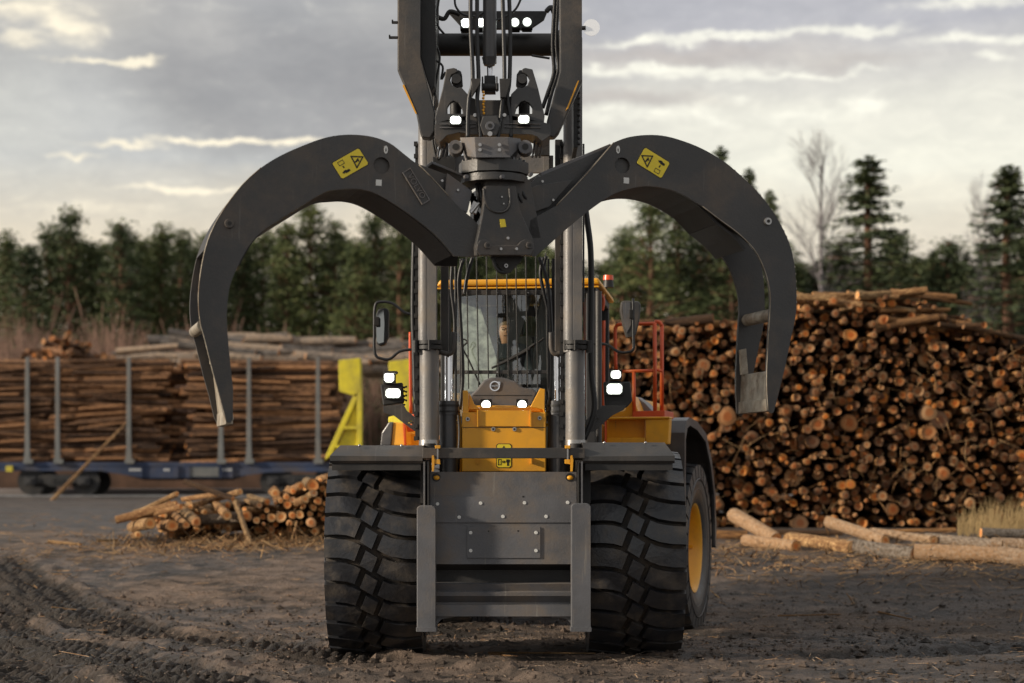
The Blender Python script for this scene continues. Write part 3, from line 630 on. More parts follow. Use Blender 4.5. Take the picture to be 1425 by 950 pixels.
# teeth and chips: small marks on the right claw
# ================================================================ WHEEL LOADER
WC = (-0.055, 16.0)          # front axle centre
ld = thing('wheel_loader', 'big amber and charcoal high-lift wheel loader facing the camera, lights on, rear body steered', 'wheel loader', (WC[0], WC[1], 0.0))
RT = 0.868
def tyre_mb():
    mb = MB(); n = 72
    prof = [(-0.30, 0.42), (-0.345, 0.47), (-0.375, 0.58), (-0.385, 0.68), (-0.375, 0.765), (-0.34, 0.80), (-0.2, 0.812), (0, 0.816), (0.2, 0.812), (0.34, 0.80), (0.375, 0.765), (0.385, 0.68), (0.375, 0.58), (0.345, 0.47), (0.30, 0.42)]
    vs = []
    for i in range(n):
        a = 2 * math.pi * i / n
        for u, r in prof: vs.append((u, -math.cos(a) * r, math.sin(a) * r))
    k = len(prof)
    mb.add(vs, [(i * k + j, i * k + j + 1, ((i + 1) % n) * k + j + 1, ((i + 1) % n) * k + j) for i in range(n) for j in range(k - 1)], 1, True)
    for q in range(len(mb.m)):
        if q % (k - 1) in (0, 1, 2, k - 2, k - 3, k - 4): mb.m[q] = 0
    # sidewall ribs
    for sg in (-1, 1):
        for u, r in ((0.372, 0.60), (0.386, 0.70)):
            mb.tube([(sg * u, math.cos(2 * math.pi * i / 48) * r, math.sin(2 * math.pi * i / 48) * r) for i in range(48)], 0.008, 6, sub=1, closed=True)
    N = 29; pitch = 2 * math.pi / N
    crown = lambda u: RT - 0.022 * (abs(u) / 0.385) ** 3
    def fS(u): return float(np.interp(u, [-.39, -.28, -.2, -.14, -.09, 0, .09, .14, .2, .28, .39], [0, .0, .008, .026, .052, .110, .166, .188, .203, .212, .214]))
    gw = 0.030; PT_ = 2 * math.pi * RT / N
    def lug(uts, ubs, off):
        T_ = [(u, fS(u) + gw / 2 + off) for u in uts]; B_ = [(u, fS(u) + PT_ - gw / 2 + off) for u in ubs]
        return T_ + B_[::-1]
    lugs = [lug((-.388, -.28, -.20, -.14, -.085), (-.388, -.28, -.20, -.165, -.135), 0), lug((-.048, .0, .050), (-.098, -.05, -.0), .012), lug((.088, .14, .20, .28, .388), (.038, .09, .16, .27, .388), -.012)]
    for i in range(N):
        for L in lugs:
            cx = sum(p[0] for p in L) / len(L); cy = sum(p[1] for p in L) / len(L); top = []; bot = []
            for u, s_ in L:
                a = i * pitch - (s_) / RT       # s grows downward on the front of the tyre
                ui = cx + (u - cx) * 0.965; si = cy + (s_ - cy) * 0.945; ai = i * pitch - si / RT
                ut = min(0.384, max(-0.384, ui if abs(u) < 0.38 else u * 0.985)); r = crown(ut)
                top.append((ut, -math.cos(ai) * r, math.sin(ai) * r))
                ub = min(0.392, max(-0.392, u)); rb = 0.80 if abs(u) < 0.38 else 0.715
                bot.append((ub, -math.cos(a) * rb, math.sin(a) * rb))
            k = len(L); ct = tuple(sum(p[j] for p in top) / k for j in range(3)); rr = math.hypot(ct[1], ct[2]); cr2 = crown(cx); ct = (ct[0], ct[1] / rr * cr2, ct[2] / rr * cr2)
            o = mb.add(bot + top + [ct], [], 0)
            for j in range(k):
                j2 = (j + 1) % k
                mb.f.append([o + j, o + j2, o + k + j2, o + k + j]); mb.m.append(0); mb.s.append(False)
                mb.f.append([o + k + j, o + k + j2, o + 2 * k]); mb.m.append(0); mb.s.append(False)
    return mb
def rim_mb():
    mb = MB(); n = 40
    prof = [(0.345, 0.455), (0.335, 0.43), (0.30, 0.418), (0.27, 0.40), (0.12, 0.385), (0.10, 0.36), (0.13, 0.25), (0.15, 0.235), (0.15, 0.15), (0.24, 0.13), (0.25, 0.10), (0.25, 0.001)]
    vs = [(u, math.cos(2 * math.pi * i / n) * r, math.sin(2 * math.pi * i / n) * r) for i in range(n) for u, r in prof]; k = len(prof)
    mb.add(vs, [(i * k + j, i * k + j + 1, ((i + 1) % n) * k + j + 1, ((i + 1) % n) * k + j) for i in range(n) for j in range(k - 1)], 0, True)
    for i in range(16):
        a = 2 * math.pi * i / 16; p = Vector((0.135, math.cos(a) * 0.30, math.sin(a) * 0.30)); mb.cyl(p - Vector((.03, 0, 0)), p + Vector((0.03, 0, 0)), 0.018, n=6, m=1, smooth=False)
    for a in (0.0, math.pi / 2 + .1, math.pi, 4.6):
        p = Vector((0.19, math.cos(a) * 0.385, math.sin(a) * 0.385)); mb.box(p, (0.14, 0.03, 0.03))
    return mb
TM = tyre_mb().mesh('tyre', [M['rubber'], M['groove']]); RM = rim_mb().mesh('rim', [M['yellow'], M['panel']])
def wheel(x, y, z, yaw, out, ph):
    o = bpy.data.objects.new('wheel', None); COL.objects.link(o); o.parent = ld; o.location = Vector((x, y, z)) - ld.location; o.rotation_euler = (0, 0, yaw); o.empty_display_size = 0.1
    ty = bpy.data.objects.new('tyre', TM); COL.objects.link(ty); ty.parent = o; ty.rotation_euler = (ph, 0, 0)
    ri = bpy.data.objects.new('rim', RM); COL.objects.link(ri); ri.parent = o; ri.rotation_euler = (0, 0, 0 if out > 0 else math.pi)
    return o
wheel(-1.12, 16.0, RT - 0.012, 0, -1, 0.03); wheel(1.015, 16.0, RT - 0.012, 0, 1, 0.11)
RY = rad(-15)                       # rear body yaw: its tail swings to the right of the picture
RB = Plane((WC[0], 17.85, 0), RY)   # u to the right, v to the rear
RB.v = Vector((math.sin(rad(15)), math.cos(rad(15)), 0)); RB.u = Vector((math.cos(rad(15)), -math.sin(rad(15)), 0))
rc = RB.pt(0, 0, 1.85)
for sg in (-1, 1):
    p = RB.pt(sg * 1.14, 0, 1.85); wheel(p.x, p.y, RT - 0.085, RY, sg, 0.2)
# axle and belly
mb = MB(); mb.cyl((-0.8, 16.0, 0.86), (0.7, 16.0, 0.86), 0.17, n=16); mb.box((-.055, 16.2, 0.95), (0.7, 0.9, 0.7)); mb.box((-.055, 17.3, 0.95), (0.5, 1.6, 0.5)); obj('front_axle', mb, M['deep'], ld, 0.02)
mb = MB(); mb.cyl(RB.pt(-0.9, 0.86, 1.85), RB.pt(0.9, 0.86, 1.85), 0.17, n=16); c = RB.pt(0, 1.25, 2.2); mb.box(c, (1.1, 2.6, 0.9), Matrix.Rotation(RY, 3, 'Z')); obj('rear_frame', mb, M['deep'], ld, 0.02)

# ---- front frame / carriage between the tyres
P0 = FP(15.05)
def pn(name, pts, d0, d1, m, bv=0.004, y=15.05, label=None, parent=None, holes=()):
    pl = FP(y); mb = MB(); mb.prism(pl, pl.poly(pts, d0), d0, d1, holes=holes); return obj(name, mb, m, parent or ld, bv, label)
pn('cross_panel', [(598, 656.5), (803, 656.5), (803, 691.5), (598, 691.5)], 0.0, 0.10, M['panel'], label='upper strip of the grey panel, with an orange pin at each end')
pn('cross_panel', [(598, 690.8), (803, 690.8), (803, 727), (598, 727)], -0.012, 0.10, M['panel'], label='riveted middle strip of the grey panel')
pn('cross_panel', [(600, 726), (800, 726), (800, 785), (600, 785)], 0.0, 0.10, M['panel'], label='lower strip of the grey panel behind the bolted hatch')
pl = FP(15.05)
mb = MB(); zt = pl.px(0, 784)[1]; zb = pl.px(0, 811)[1]; x0 = pl.px(603, 0)[0]; x1 = pl.px(798, 0)[0]
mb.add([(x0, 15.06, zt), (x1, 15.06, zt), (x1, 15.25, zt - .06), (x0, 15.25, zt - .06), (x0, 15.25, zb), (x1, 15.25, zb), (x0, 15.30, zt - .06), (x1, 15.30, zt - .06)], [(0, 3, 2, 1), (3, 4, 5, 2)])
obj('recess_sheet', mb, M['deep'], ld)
mb = MB(); ya = [(15.10, 811), (15.04, 812.5), (15.07, 822), (15.03, 824), (15.035, 829), (15.10, 838), (15.10, 841), (15.02, 841.5), (15.02, 857.5), (15.08, 857.5)]
vs = []; 
for yy, py in ya:
    z = CZ + (HY - py) / F * yy; vs += [(x0 - .01, yy, z), (x1 + .01, yy, z)]
vs += [(x0 - .01, 15.3, vs[-1][2]), (x1 + .01, 15.3, vs[-1][2]), (x0 - .01, 15.3, vs[0][2]), (x1 + .01, 15.3, vs[0][2])]
k = len(vs) // 2; mb.add(vs, [(2 * i, 2 * i + 1, 2 * ((i + 1) % k) + 1, 2 * ((i + 1) % k)) for i in range(k)]); obj('pressed_beam', mb, M['panel'], ld)
for sg, pts in ((0, [(603, 857), (640, 857), (614, 862), (609, 868), (608, 877), (600, 877)]), (1, [(798, 857), (761, 857), (788, 861), (794, 867), (795, 877), (802, 877)])):
    pn('corner_gusset', pts, 0.0, 0.12, M['panel'], 0.003)
pn('hatch', [(650, 733), (751, 733), (752, 734), (752, 776.5), (650, 776.5)], -0.010, 0.0, M['panel'], 0.002, label='bolted rectangular cover in the middle of the grey panel')
for (x, y) in ((655, 741), (655, 766), (746, 741), (746, 766)): disc('hatch_bolt', x, y, 0.013, ld, M['white'], -0.015, -0.010, 10, pl=P0, hole=False)
for (x, y) in ((609, 701), (669, 700), (730, 699.5), (790, 699), (639, 719.5), (700, 718.5), (760, 718.5)): disc('rivet', x, y, 0.013, ld, M['white'], -0.017, -0.012, 10, pl=P0, hole=False)
for (x, y) in ((680, 739), (721, 738.5), (728, 691)): disc('small_hole', x, y, 0.007, ld, M['ink'], -0.0115 if y > 700 else -.014, -0.0, 8, pl=P0, hole=False)
for (x, y) in ((607, 664), (793, 664)):
    s_, z_ = P0.px(x, y); mb = MB(); mb.cyl(P0.pt(s_, z_, -0.004), P0.pt(s_, z_, 0.0), 0.034, n=18, m=1); mb.ball(P0.pt(s_ + .003, z_ - .003, -0.004), 0.026, 10, sc=(1, .5, .7)); obj('pin_end', mb, [M['yellow'], M['ink']], ld)
for xa, xb, yt in ((580, 606, 703), (795, 822, 700)):
    w_ = xb - xa; pts = [(xa, 877), (xb, 877), (xb, yt + 4), (xb - 2, yt + 1.5), (xb - 5, yt), (xa + 5, yt), (xa + 2, yt + 1.5), (xa, yt + 4)]
    pn('guide_leg', pts, -0.15, 0.02, M['panel'], 0.008)
    pn('leg_foot', [(xa - 1, 873), (xb + 1.5, 873), (xb + 1.5, 879), (xa - 1, 879)], -0.17, 0.03, M['panel'], 0.004)
for xa, xb in ((589, 591.5), (594.5, 597), (804, 806), (808.5, 811)):
    pn('flange', [(xa, 642), (xb, 642), (xb, 704), (xa, 704)], -0.1, 0.3, M['panel'] if xa in (589, 808.5) else M['deep'], 0)
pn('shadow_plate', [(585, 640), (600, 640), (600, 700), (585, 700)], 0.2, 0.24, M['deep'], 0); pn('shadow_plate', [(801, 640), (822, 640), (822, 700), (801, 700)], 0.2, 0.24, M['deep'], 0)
# ---- upper cross bar and fenders
pn('cross_bar', [(588, 623), (814, 623), (814, 637.5), (588, 637.5)], -0.06, 0.04, M['dark'], 0.004)
for nm, out_, inn_, zz in (('L', [(459, 640), (459, 632), (471, 621), (588, 619.5)], 590, 0), ('R', [(939, 640), (939, 632), (927, 617), (812, 618.5)], 812, 0)):
    Yf = 15.0; Z = lambda py: CZ + (HY - py) / F * Yf
    (ax, ay), (bx_, by_), (cx_, cy_), (dx_, dy_) = out_
    X_ = lambda px: (px - 712.5) / F * Yf
    xo, xc, xi = X_(ax), X_(cx_), X_(dx_)
    ztop, zlip = Z(cy_), Z(641)
    # folded sheet: front lip sloping up and back, then flat over the tyre
    A0 = [Vector((xo, Yf, Z(634))), Vector((xi, Yf, Z(635)))]; A1 = [Vector((xc, Yf + 0.16, ztop + .012)), Vector((xi, Yf + 0.16, ztop + 0.012))]
    A2 = [Vector((xc, 16.5, ztop + .035)), Vector((xi, 16.5, ztop + .035))]; A3 = [Vector((xo, 16.5, Z(632) + .03)), None]
    B0 = [Vector((xo, Yf, zlip)), Vector((xi, Yf, zlip))]; Bk = [Vector((xo, 16.5, zlip + .03)), None]
    mb = MB(); vs = [A0[0], A0[1], A1[0], A1[1], A2[0], A2[1], A3[0], B0[0], B0[1], Bk[0]]
    und = [v + Vector((0, 0.02, -0.02)) for v in vs]
    fs = [(7, 8, 1, 0), (0, 1, 3, 2), (2, 3, 5, 4), (0, 2, 4, 6), (7, 0, 6, 9)]
    nb = len(vs); mb.add(vs + und, fs + [tuple(i + nb for i in reversed(f)) for f in fs] + [(7, 7 + nb, 8 + nb, 8), (9, 9 + nb, 7 + nb, 7), (1, 8, 8 + nb, 1 + nb), (3, 1, 1 + nb, 3 + nb), (5, 3, 3 + nb, 5 + nb)])
    fo = obj('front_fender', mb, M['dark'], ld, 0, 'flat charcoal mudguard over the left tyre' if nm == 'L' else 'flat charcoal mudguard over the right tyre')
    mb = MB(); xs_ = sorted((xo, xi)); mb.box(((xo + xi) / 2, 15.5, 1.60), (abs(xi - xo) * 0.97, 0.012, 0.10)); mb.box(((xo + xi) / 2, 15.04, Z(648)), (abs(xi - xo) * 0.96, 0.02, 0.07)); obj('mud_flap', mb, M['deep'], ld)
    for f in (0.25, 0.75):
        p = W(cx_ + (dx_ - cx_) * f, cy_ - 1, Yf + .1); mb = MB(); mb.ball(p, 0.012, 8); obj('fender_bolt', mb, M['steel'], ld)
# orange latches and bolts at the bar ends
for x in (609, 790):
    sg = -1 if x == 609 else 1
    pn('latch', [(x - 4, 619.5), (x + 4, 619.5), (x + 3.5, 624), (x - 3.5, 624)], -0.09, -0.05, M['yellow'], 0.003)
    pn('latch_rod', [(x - 1, 624), (x + 1, 624), (x + 1, 642), (x - 1, 642)], -0.085, -0.065, M['steel'], 0)
    pn('latch', [(x - 4, 639), (x + 3, 639), (x + 4, 646), (x - 4, 645)], -0.095, -0.045, M['yellow'], 0.003)
    xx = x + (-6.5 if sg < 0 else 5.5); pn('latch_plate', [(xx - 1.5, 634), (xx + 1, 633), (xx + 2.5, 640), (xx + 1.5, 656), (xx - 1.5, 656)], -0.1, -0.06, M['yellow'], 0.002)

# ---- yellow centre tower
pn('centre_tower', [(643, 573.5), (760, 573.5), (760, 656), (643, 656)], 0.0, 0.7, M['yellow'], 0.008, 15.5, 'amber yellow box between the lift cylinders')
pn('tower_top', [(649, 566), (755, 566), (758, 573), (645, 573)], 0.12, 0.7, M['yellow'], 0.01, 15.5)
pn('tower_band', [(644, 594.2), (759, 594.2), (759, 595), (644, 595)], -0.003, 0.0, M['ink'], 0, 15.5)
pn('upper_cover', [(665, 571), (738, 571), (738, 593), (665, 593)], -0.012, 0.0, M['yellow'], 0.003, 15.5)
for x in (664.5, 738.5): pn('rib', [(x - .8, 570), (x + .8, 570), (x + .8, 594), (x - .8, 594)], -0.03, 0.0, M['yellow'], 0, 15.5)
for x in (664.5, 739.5): pn('rib', [(x - .8, 637), (x + .8, 637), (x + .8, 645), (x - .8, 645)], -0.03, 0.0, M['yellow'], 0, 15.5)
for x, y in ((651, 583), (751, 581.5), (686.5, 597), (716, 597)): disc('tower_bolt', x, y, 0.017, ld, M['steel'], -0.012, 0, 10, pl=FP(15.5))
for sg, pts in ((0, [(644, 543), (650.5, 543), (652, 548), (652, 577), (644, 577)]), (1, [(757, 541), (751.5, 540), (741, 560), (738, 566), (756, 570), (758, 577), (758.5, 541)])):
    pn('horn_bracket', pts, 0.02, 0.10, M['yellow'], 0.005, 15.5)
pn('horn_bracket', [(653, 546), (660, 562), (668, 569), (652, 570)], 0.05, 0.10, M['yellow'], 0.004, 15.5)
# warning sticker on the tower
b = MB(); T = FP(15.5)
def rp(x0, y0, x1, y1, c): return [(x0 + c, y0), (x1 - c, y0), (x1, y0 + c), (x1, y1 - c), (x1 - c, y1), (x0 + c, y1), (x0, y1 - c), (x0, y0 + c)]
b.prism(T, T.poly(rp(690.5, 617, 712, 651, 2.5)), -0.0024, 0, m=1); b.prism(T, T.poly(rp(691.5, 618, 711, 650, 2.2)), -0.004, -0.002)
obj('warning_sticker', b, [M['sticker'], M['ink']], ld)
b = MB()
for q in ([(701, 620), (708, 633), (706.5, 633), (701, 622.4)], [(701, 620), (694, 633), (695.5, 633), (701, 622.4)], [(694, 632), (708, 632), (708, 633.2), (694, 633.2)], [(697, 630), (701, 624), (705, 630)],
          [(693, 638.5), (694, 638.5), (694, 647), (693, 647)], [(693, 638.5), (697.5, 638.5), (697.5, 639.4), (693, 639.4)], [(693, 646.1), (697.5, 646.1), (697.5, 647), (693, 647)], [(696.7, 638.5), (697.5, 638.5), (697.5, 647), (696.7, 647)],
          [(698.3, 642.5), (700.3, 640.6), (700.3, 644.4)], [(703.4, 642.5), (701.4, 640.6), (701.4, 644.4)], [(704.5, 639), (709, 639), (709.5, 643), (708, 643), (708, 648), (705.5, 648), (705.5, 643), (704, 643)]):
    b.prism(T, T.poly(q), -0.006, -0.0036)
obj('sticker_print', b, M['ink'], ld)
# ---- lift cylinders
def vt(name, px, y0, y1, wpx, Y, m, n=20, label=None, px2=None):
    a = W(px, y0, Y); b = W(px if px2 is None else px2, y1, Y); mb = MB(); mb.cyl(a, b, wpx / 2 / F * Y, n=n); return obj(name, mb, m, ld, 0, label)
for x in (624, 776):
    vt('cylinder_barrel', x, 660, 572, 25, 15.6, M['barrel']); vt('cylinder_gland', x + .3, 577, 558, 28.5, 15.6, M['barrel'], 24)
    vt('gland_ring', x + .3, 566, 563, 30, 15.6, M['deep'], 24); vt('gland_ring', x + .3, 574, 571.5, 30, 15.6, M['deep'], 24)
    vt('piston_rod', x + .3, 560, 490, 11, 15.6, M['chrome'], 20)
# ---- mast tubes
for xl, xu, yt, sg in ((597.5, 595.5, 55, -1), (800.5, 797.5, 55, 1)):
    vt('mast_tube', xl, 612, 486, 27, 15.45, M['grey'], 28, 'lower part of the mast tube')
    mb = MB(); n = 8; a = W(xu - 3, 490, 15.45); b = W(xu - 3, yt, 15.45); mb.cyl(a, b, 0.062, n=20, cap=(1, 1)); u0 = W(xu + 6, 490, 15.47); u1 = W(xu + 6, yt, 15.47)
    mb.box((u0 + u1) / 2, (0.075, 0.16, (u1 - u0).length)); obj('mast_tube', mb, M['grey'], ld, 0.004, 'upper part of the mast tube')
    vt('mast_foot', xl, 623, 612, 29, 15.45, M['steel'], 24); vt('mast_foot', xl + .5, 626, 617, 18, 15.4, M['deep'], 16)
    # clamp
    mb = MB()
    for y in (476.5, 483.5): mb.cyl(W(xl + 1, y + 2.6, 15.43), W(xl + 1, y - 2.6, 15.43), 0.100, n=20)
    for k in (-14, -7, 0, 8, 14): mb.cyl(W(xl + k, 487, 15.33 + abs(k) * .006), W(xl + k, 473, 15.33 + abs(k) * .006), 0.012, n=6)
    c = W(xl + (-19 if sg < 0 else 19), 482, 15.4); mb.cyl(c - Vector((0, 0, .05)), c + Vector((0, 0, .05)), 0.025, n=8)
    obj('mast_clamp', mb, M['deep'], ld)
    # toothed rail beside the tube
    mb = MB(); xr = xu - 14.5 if sg < 0 else xu - 14.5; a = W(xr, 610, 15.5); b = W(xr, 200, 15.5); mb.box((a + b) / 2, (0.035, 0.06, (b - a).length))
    k = 0; z = a.z
    while z < b.z: mb.box((a.x - .012, 15.46, z), (0.03, 0.03, 0.035)); z += 0.10
    obj('toothed_rail', mb, M['deep'], ld)
    xr = 619 if sg < 0 else 777.5
    mb = MB(); a = W(xr, 492, 15.62); b = W(xr, 195, 15.62); mb.box((a + b) / 2, (0.062, 0.08, (b - a).length)); obj('inner_rail', mb, M['dark'], ld, 0.004)
    mb = MB(); pts = [(xl - sg * 1, 484), (xl - sg * 16, 490), (xl - sg * 28, 492), (xl - sg * 33, 484), (xl - sg * 33.5, 462)]
    mb.tube([W(x, y, 15.5) for x, y in pts], 0.022, 8); obj('hook_bracket', mb, M['dark'], ld)
    # outer hose
    pts = [(577, 320), (575.5, 380), (575, 440), (577, 500), (579, 560), (584, 612)] if sg < 0 else [(815, 292), (817.5, 310), (822, 350), (822.5, 420), (822, 470), (823, 520), (827, 570), (812, 612)]
    mb = MB(); mb.tube([W(x, y, 15.6) for x, y in pts], 0.024 if sg < 0 else 0.026, 8); obj('thick_hose', mb, M['black'], ld)
vt('mast_sleeve', 833, 618, 405, 9, 16.4, M['dark'], 12); 
# dark inner parts beside the cab screen
for x, w_, y0, y1 in ((634, 4, 360, 560), (641, 3, 360, 545), (770, 5, 360, 555), (763, 3, 360, 545), (812, 3, 200, 420), (586, 3, 200, 330)):
    vt('hydraulic_pipe', x, y1, y0, w_, 15.9, M['black'], 8)
for k, pts in enumerate([[(630, 360), (628, 400), (633, 450), (630, 520)], [(645, 360), (638, 390), (641, 450), (644, 520), (640, 570)], [(756, 358), (752, 380), (757, 408), (765, 440)], [(750, 358), (760, 385), (765, 420), (768, 500), (766, 560)], [(775, 356), (770, 385), (771, 440), (764, 510), (768, 590)], [(658, 356), (650, 385), (646, 410)], [(636, 560), (640, 600), (637, 656)], [(764, 556), (765, 600), (762, 656)], [(760, 356), (757, 372), (762, 396), (770, 430)]]):
    mb = MB(); mb.tube([W(x, y, 15.85 + .05 * (k % 3)) for x, y in pts], 0.016, 7); obj('hose', mb, M['black'], ld)
# ---- cab window guard
gd = bpy.data.objects.new('window_guard', None); COL.objects.link(gd); gd.parent = ld; gd.location = (0, 0, 0)
Yg = 16.5
for k in range(9):
    x = 650 + 13.9 * k - (1 if k > 4 else 0); mb = MB(); mb.cyl(W(x + 2.2, 541 - (8 if k in (3, 4, 5) else 0), Yg), W(x - 1.0, 352, Yg), 0.006, n=6); obj('guard_bar', mb, M['ink'], gd)
for y0, y1, h in ((407.5, 406, 6.5), (517.5, 517.5, 5)):
    a = W(632, y0, Yg); b = W(770, y1, Yg); mb = MB(); mb.box((a + b) / 2 + Vector((0, .02, 0)), ((b - a).length, 0.03, h / F * Yg)); obj('guard_rail', mb, M['dark'], gd, 0.003)
for x in (649, 692, 735, 765):
    for y in (407, 517.5):
        disc('rail_bolt', x, y, 0.007, gd, M['steel'], -0.004, 0.006, 6, pl=FP(Yg), hole=False)
# ---- upper boom
def tri_strip(): pass
YB = 14.3
bl = [(553, -90), (585, -90), (585, 79), (602, 143), (606, 158), (605, 182), (599, 191.5), (587, 190), (584, 183), (578.5, 155), (553, 97)]
br = [(778, -90), (810, -90), (810, 113), (806, 122), (778, 183), (772, 190), (764, 190), (761, 184), (761, 168), (779, 98)]
for pts, lab in ((bl, 'left upper boom plate, bending inwards at its foot'), (br, 'right upper boom plate, bending inwards at its foot')):
    pl = FP(YB); pp = [(a, b) for a, b in pl.poly(pts)]; mb = MB(); mb.prism(pl, pp, 0, 0.14); obj('boom_arm', mb, M['dark'], ld, 0.01, lab)
# inner face of the left arm and the set-back plates behind
pn('boom_web', [(584, -90), (604, -90), (607, 60), (605, 120), (600, 128), (592, 105), (585, 80)], 0.14, 0.9, M['deep'], 0.01, YB)
pn('boom_web', [(798, 118), (806, 110), (807, 150), (804, 205), (798, 205)], 0.5, 1.0, M['deep'], 0.004, YB)
for k in range(12):
    p = W(805.5, 112 + k * 8, YB + .5); mb = MB(); mb.ball(p, 0.014, 6); obj('rail_tooth', mb, M['deep'], ld)
for pts in ([(562, 117), (580, 158), (578, 158), (560, 119)], [(804, 112), (806, 112), (791, 150), (787, 154)]):
    pn('worn_edge', pts, -0.004, 0.0, M['yellow'], 0, YB)
for x, y in ((541, 51), (545, 30)):
    pn('side_pin', [(x, y - 1), (553, y - 1), (553, y + 1.4), (x, y + 1.4)], 0, 0.04, M['deep'], 0, YB); pn('side_pin', [(x, y - 3), (x + 2, y - 3), (x + 2, y + 1), (x, y + 1)], 0, 0.04, M['deep'], 0, YB)
mb = MB(); mb.box(W(593, 62, 15.3), (.09, .5, .16)); mb.box(W(797, 62, 15.3), (.09, .5, .16)); mb.box(W(798, 60, 14.75), (.06, .7, .16)); obj('boom_bracket', mb, M['deep'], ld, .01)
mb = MB(); mb.cyl(W(590, 62, 15.1), W(800, 62, 15.1), 15.5 / F * 15.1, n=24); mb.cyl(W(600, 62, 15.1), W(606, 62, 15.1), 20 / F * 15.1, n=24); mb.cyl(W(776, 62, 15.1), W(782, 62, 15.1), 20 / F * 15.1, n=24); obj('cross_tube', mb, M['deep'], ld, label='thick black tube joining the two boom arms')
# light bar
pn('light_bar', [(622, 15), (762, 15), (757, 27), (735, 42), (728, 42), (722, 40), (645, 40), (636, 30)], 0.1, 0.14, M['deep'], 0.004, 15.2)
mb = MB(); mb.tube([W(x, y, 15.2) for x, y in ((606, 22), (618, 26), (626, 16), (640, 20))], 0.02, 6); obj('light_bracket', mb, M['deep'], ld); mb = MB(); mb.tube([W(x, y, 15.2) for x, y in ((760, 16), (767, 10), (772, 20), (778, 24))], 0.02, 6); obj('light_bracket', mb, M['deep'], ld)
def lamp(px, py, w_, h_, Y, parent=None, m='lamp', round_=False, yaw=0, label=None):
    hs = MB(); c = W(px, py, Y); k = Y / F
    hs.box(c + Vector((0, 0.05, 0)), ((w_ + 3) * k, 0.09, (h_ + 3) * k)); 
    for i in range(4): hs.box(c + Vector((0, 0.115, (i - 1.5) * h_ * k / 4)), ((w_) * k, 0.05, 0.006))
    hs.box(c + Vector((0, 0.08, -(h_ / 2 + 3) * k)), (w_ * 1.1 * k, 0.03, 2 * k))
    o = obj('work_lamp', hs, M['deep'], parent or ld, 0.004, label)
    lb = MB(); pl = FP(Y); rm = MB(); ra, rb2 = w_ / 2, h_ / 2; rc_ = min(ra, rb2) * .45
    if round_: rm.cyl(c - Vector((0, .006, 0)), c + Vector((0, .01, 0)), ra * k, n=18)
    else: rm.prism(pl, pl.poly([(px - ra + rc_, py - rb2), (px + ra - rc_, py - rb2), (px + ra, py - rb2 + rc_), (px + ra, py + rb2 - rc_), (px + ra - rc_, py + rb2), (px - ra + rc_, py + rb2), (px - ra, py + rb2 - rc_), (px - ra, py - rb2 + rc_)]), -0.006, 0.01)
    obj('reflector', rm, M['lamp_rim'], o); w_ *= .84; h_ *= .80
    if round_: lb.cyl(c - Vector((0, .012, 0)), c + Vector((0, .01, 0)), w_ / 2 * k, n=18)
    else:
        a, b = w_ / 2, h_ / 2; cc = min(a, b) * 0.45
        lb.prism(pl, pl.poly([(px - a + cc, py - b), (px - 1, py - b), (px, py - b * .88), (px + 1, py - b), (px + a - cc, py - b), (px + a, py - b + cc), (px + a, py + b - cc), (px + a - cc, py + b), (px + 1, py + b), (px, py + b * .88), (px - 1, py + b), (px - a + cc, py + b), (px - a, py + b - cc), (px - a, py - b + cc)]), -0.015, 0.01)
    obj('lens', lb, M[m], o); return o
for x, y in ((648, 32), (668.5, 31.5), (716.5, 31), (733.5, 30.5)): lamp(x, y, 12.5, 12.5, 14.9, m='lamp_dim' if x > 700 else 'lamp', round_=x > 700)
mb = MB(); c0 = W(823, 38, 15.8); mb.cyl(c0 + Vector((0, .02, 0)), c0 + Vector((0, .14, 0)), .055, .03, 16); wl = obj('work_lamp', mb, M['stake'], ld, 0, 'round lamp standing out to the right of the boom')
mb = MB(); mb.cyl(c0, c0 + Vector((0, .02, 0)), .070, .068, 22); obj('lens', mb, M['lamp_far'], wl)
mb = MB(); mb.tube([W(x, y, 15.8) for x, y in ((800, 40), (808, 39), (815, 38.5))], 0.02, 6); obj('lamp_arm', mb, M['deep'], ld)
# centre ram
mb = MB(); mb.cyl(W(681.5, -40, 14.6), W(681.5, 88, 14.6), 9.6 / F * 14.6, n=20); mb.cyl(W(681, 80, 14.55), W(681, 91, 14.55), 10.5 / F * 14.6, 7.5 / F * 14.6, n=20); obj('tilt_barrel', mb, M['barrel'], ld)
mb = MB(); mb.cyl(W(681.5, 88, 14.6), W(682, 116, 14.6), 4 / F * 14.6, n=16); obj('tilt_rod', mb, M['chrome'], ld)
mb = MB(); mb.cyl(W(674, 114, 14.55), W(689, 114, 14.55), 0.05, n=14); mb.box(W(682, 119, 14.55), (0.085, 0.1, 0.12)); mb.cyl(W(670, 121, 14.5), W(694, 121, 14.5), 0.03, n=10)
for x in (671.5, 691.5): mb.box(W(x, 117, 14.5), (0.012, 0.1, 0.10))
obj('clevis', mb, M['deep'], ld, 0.004)
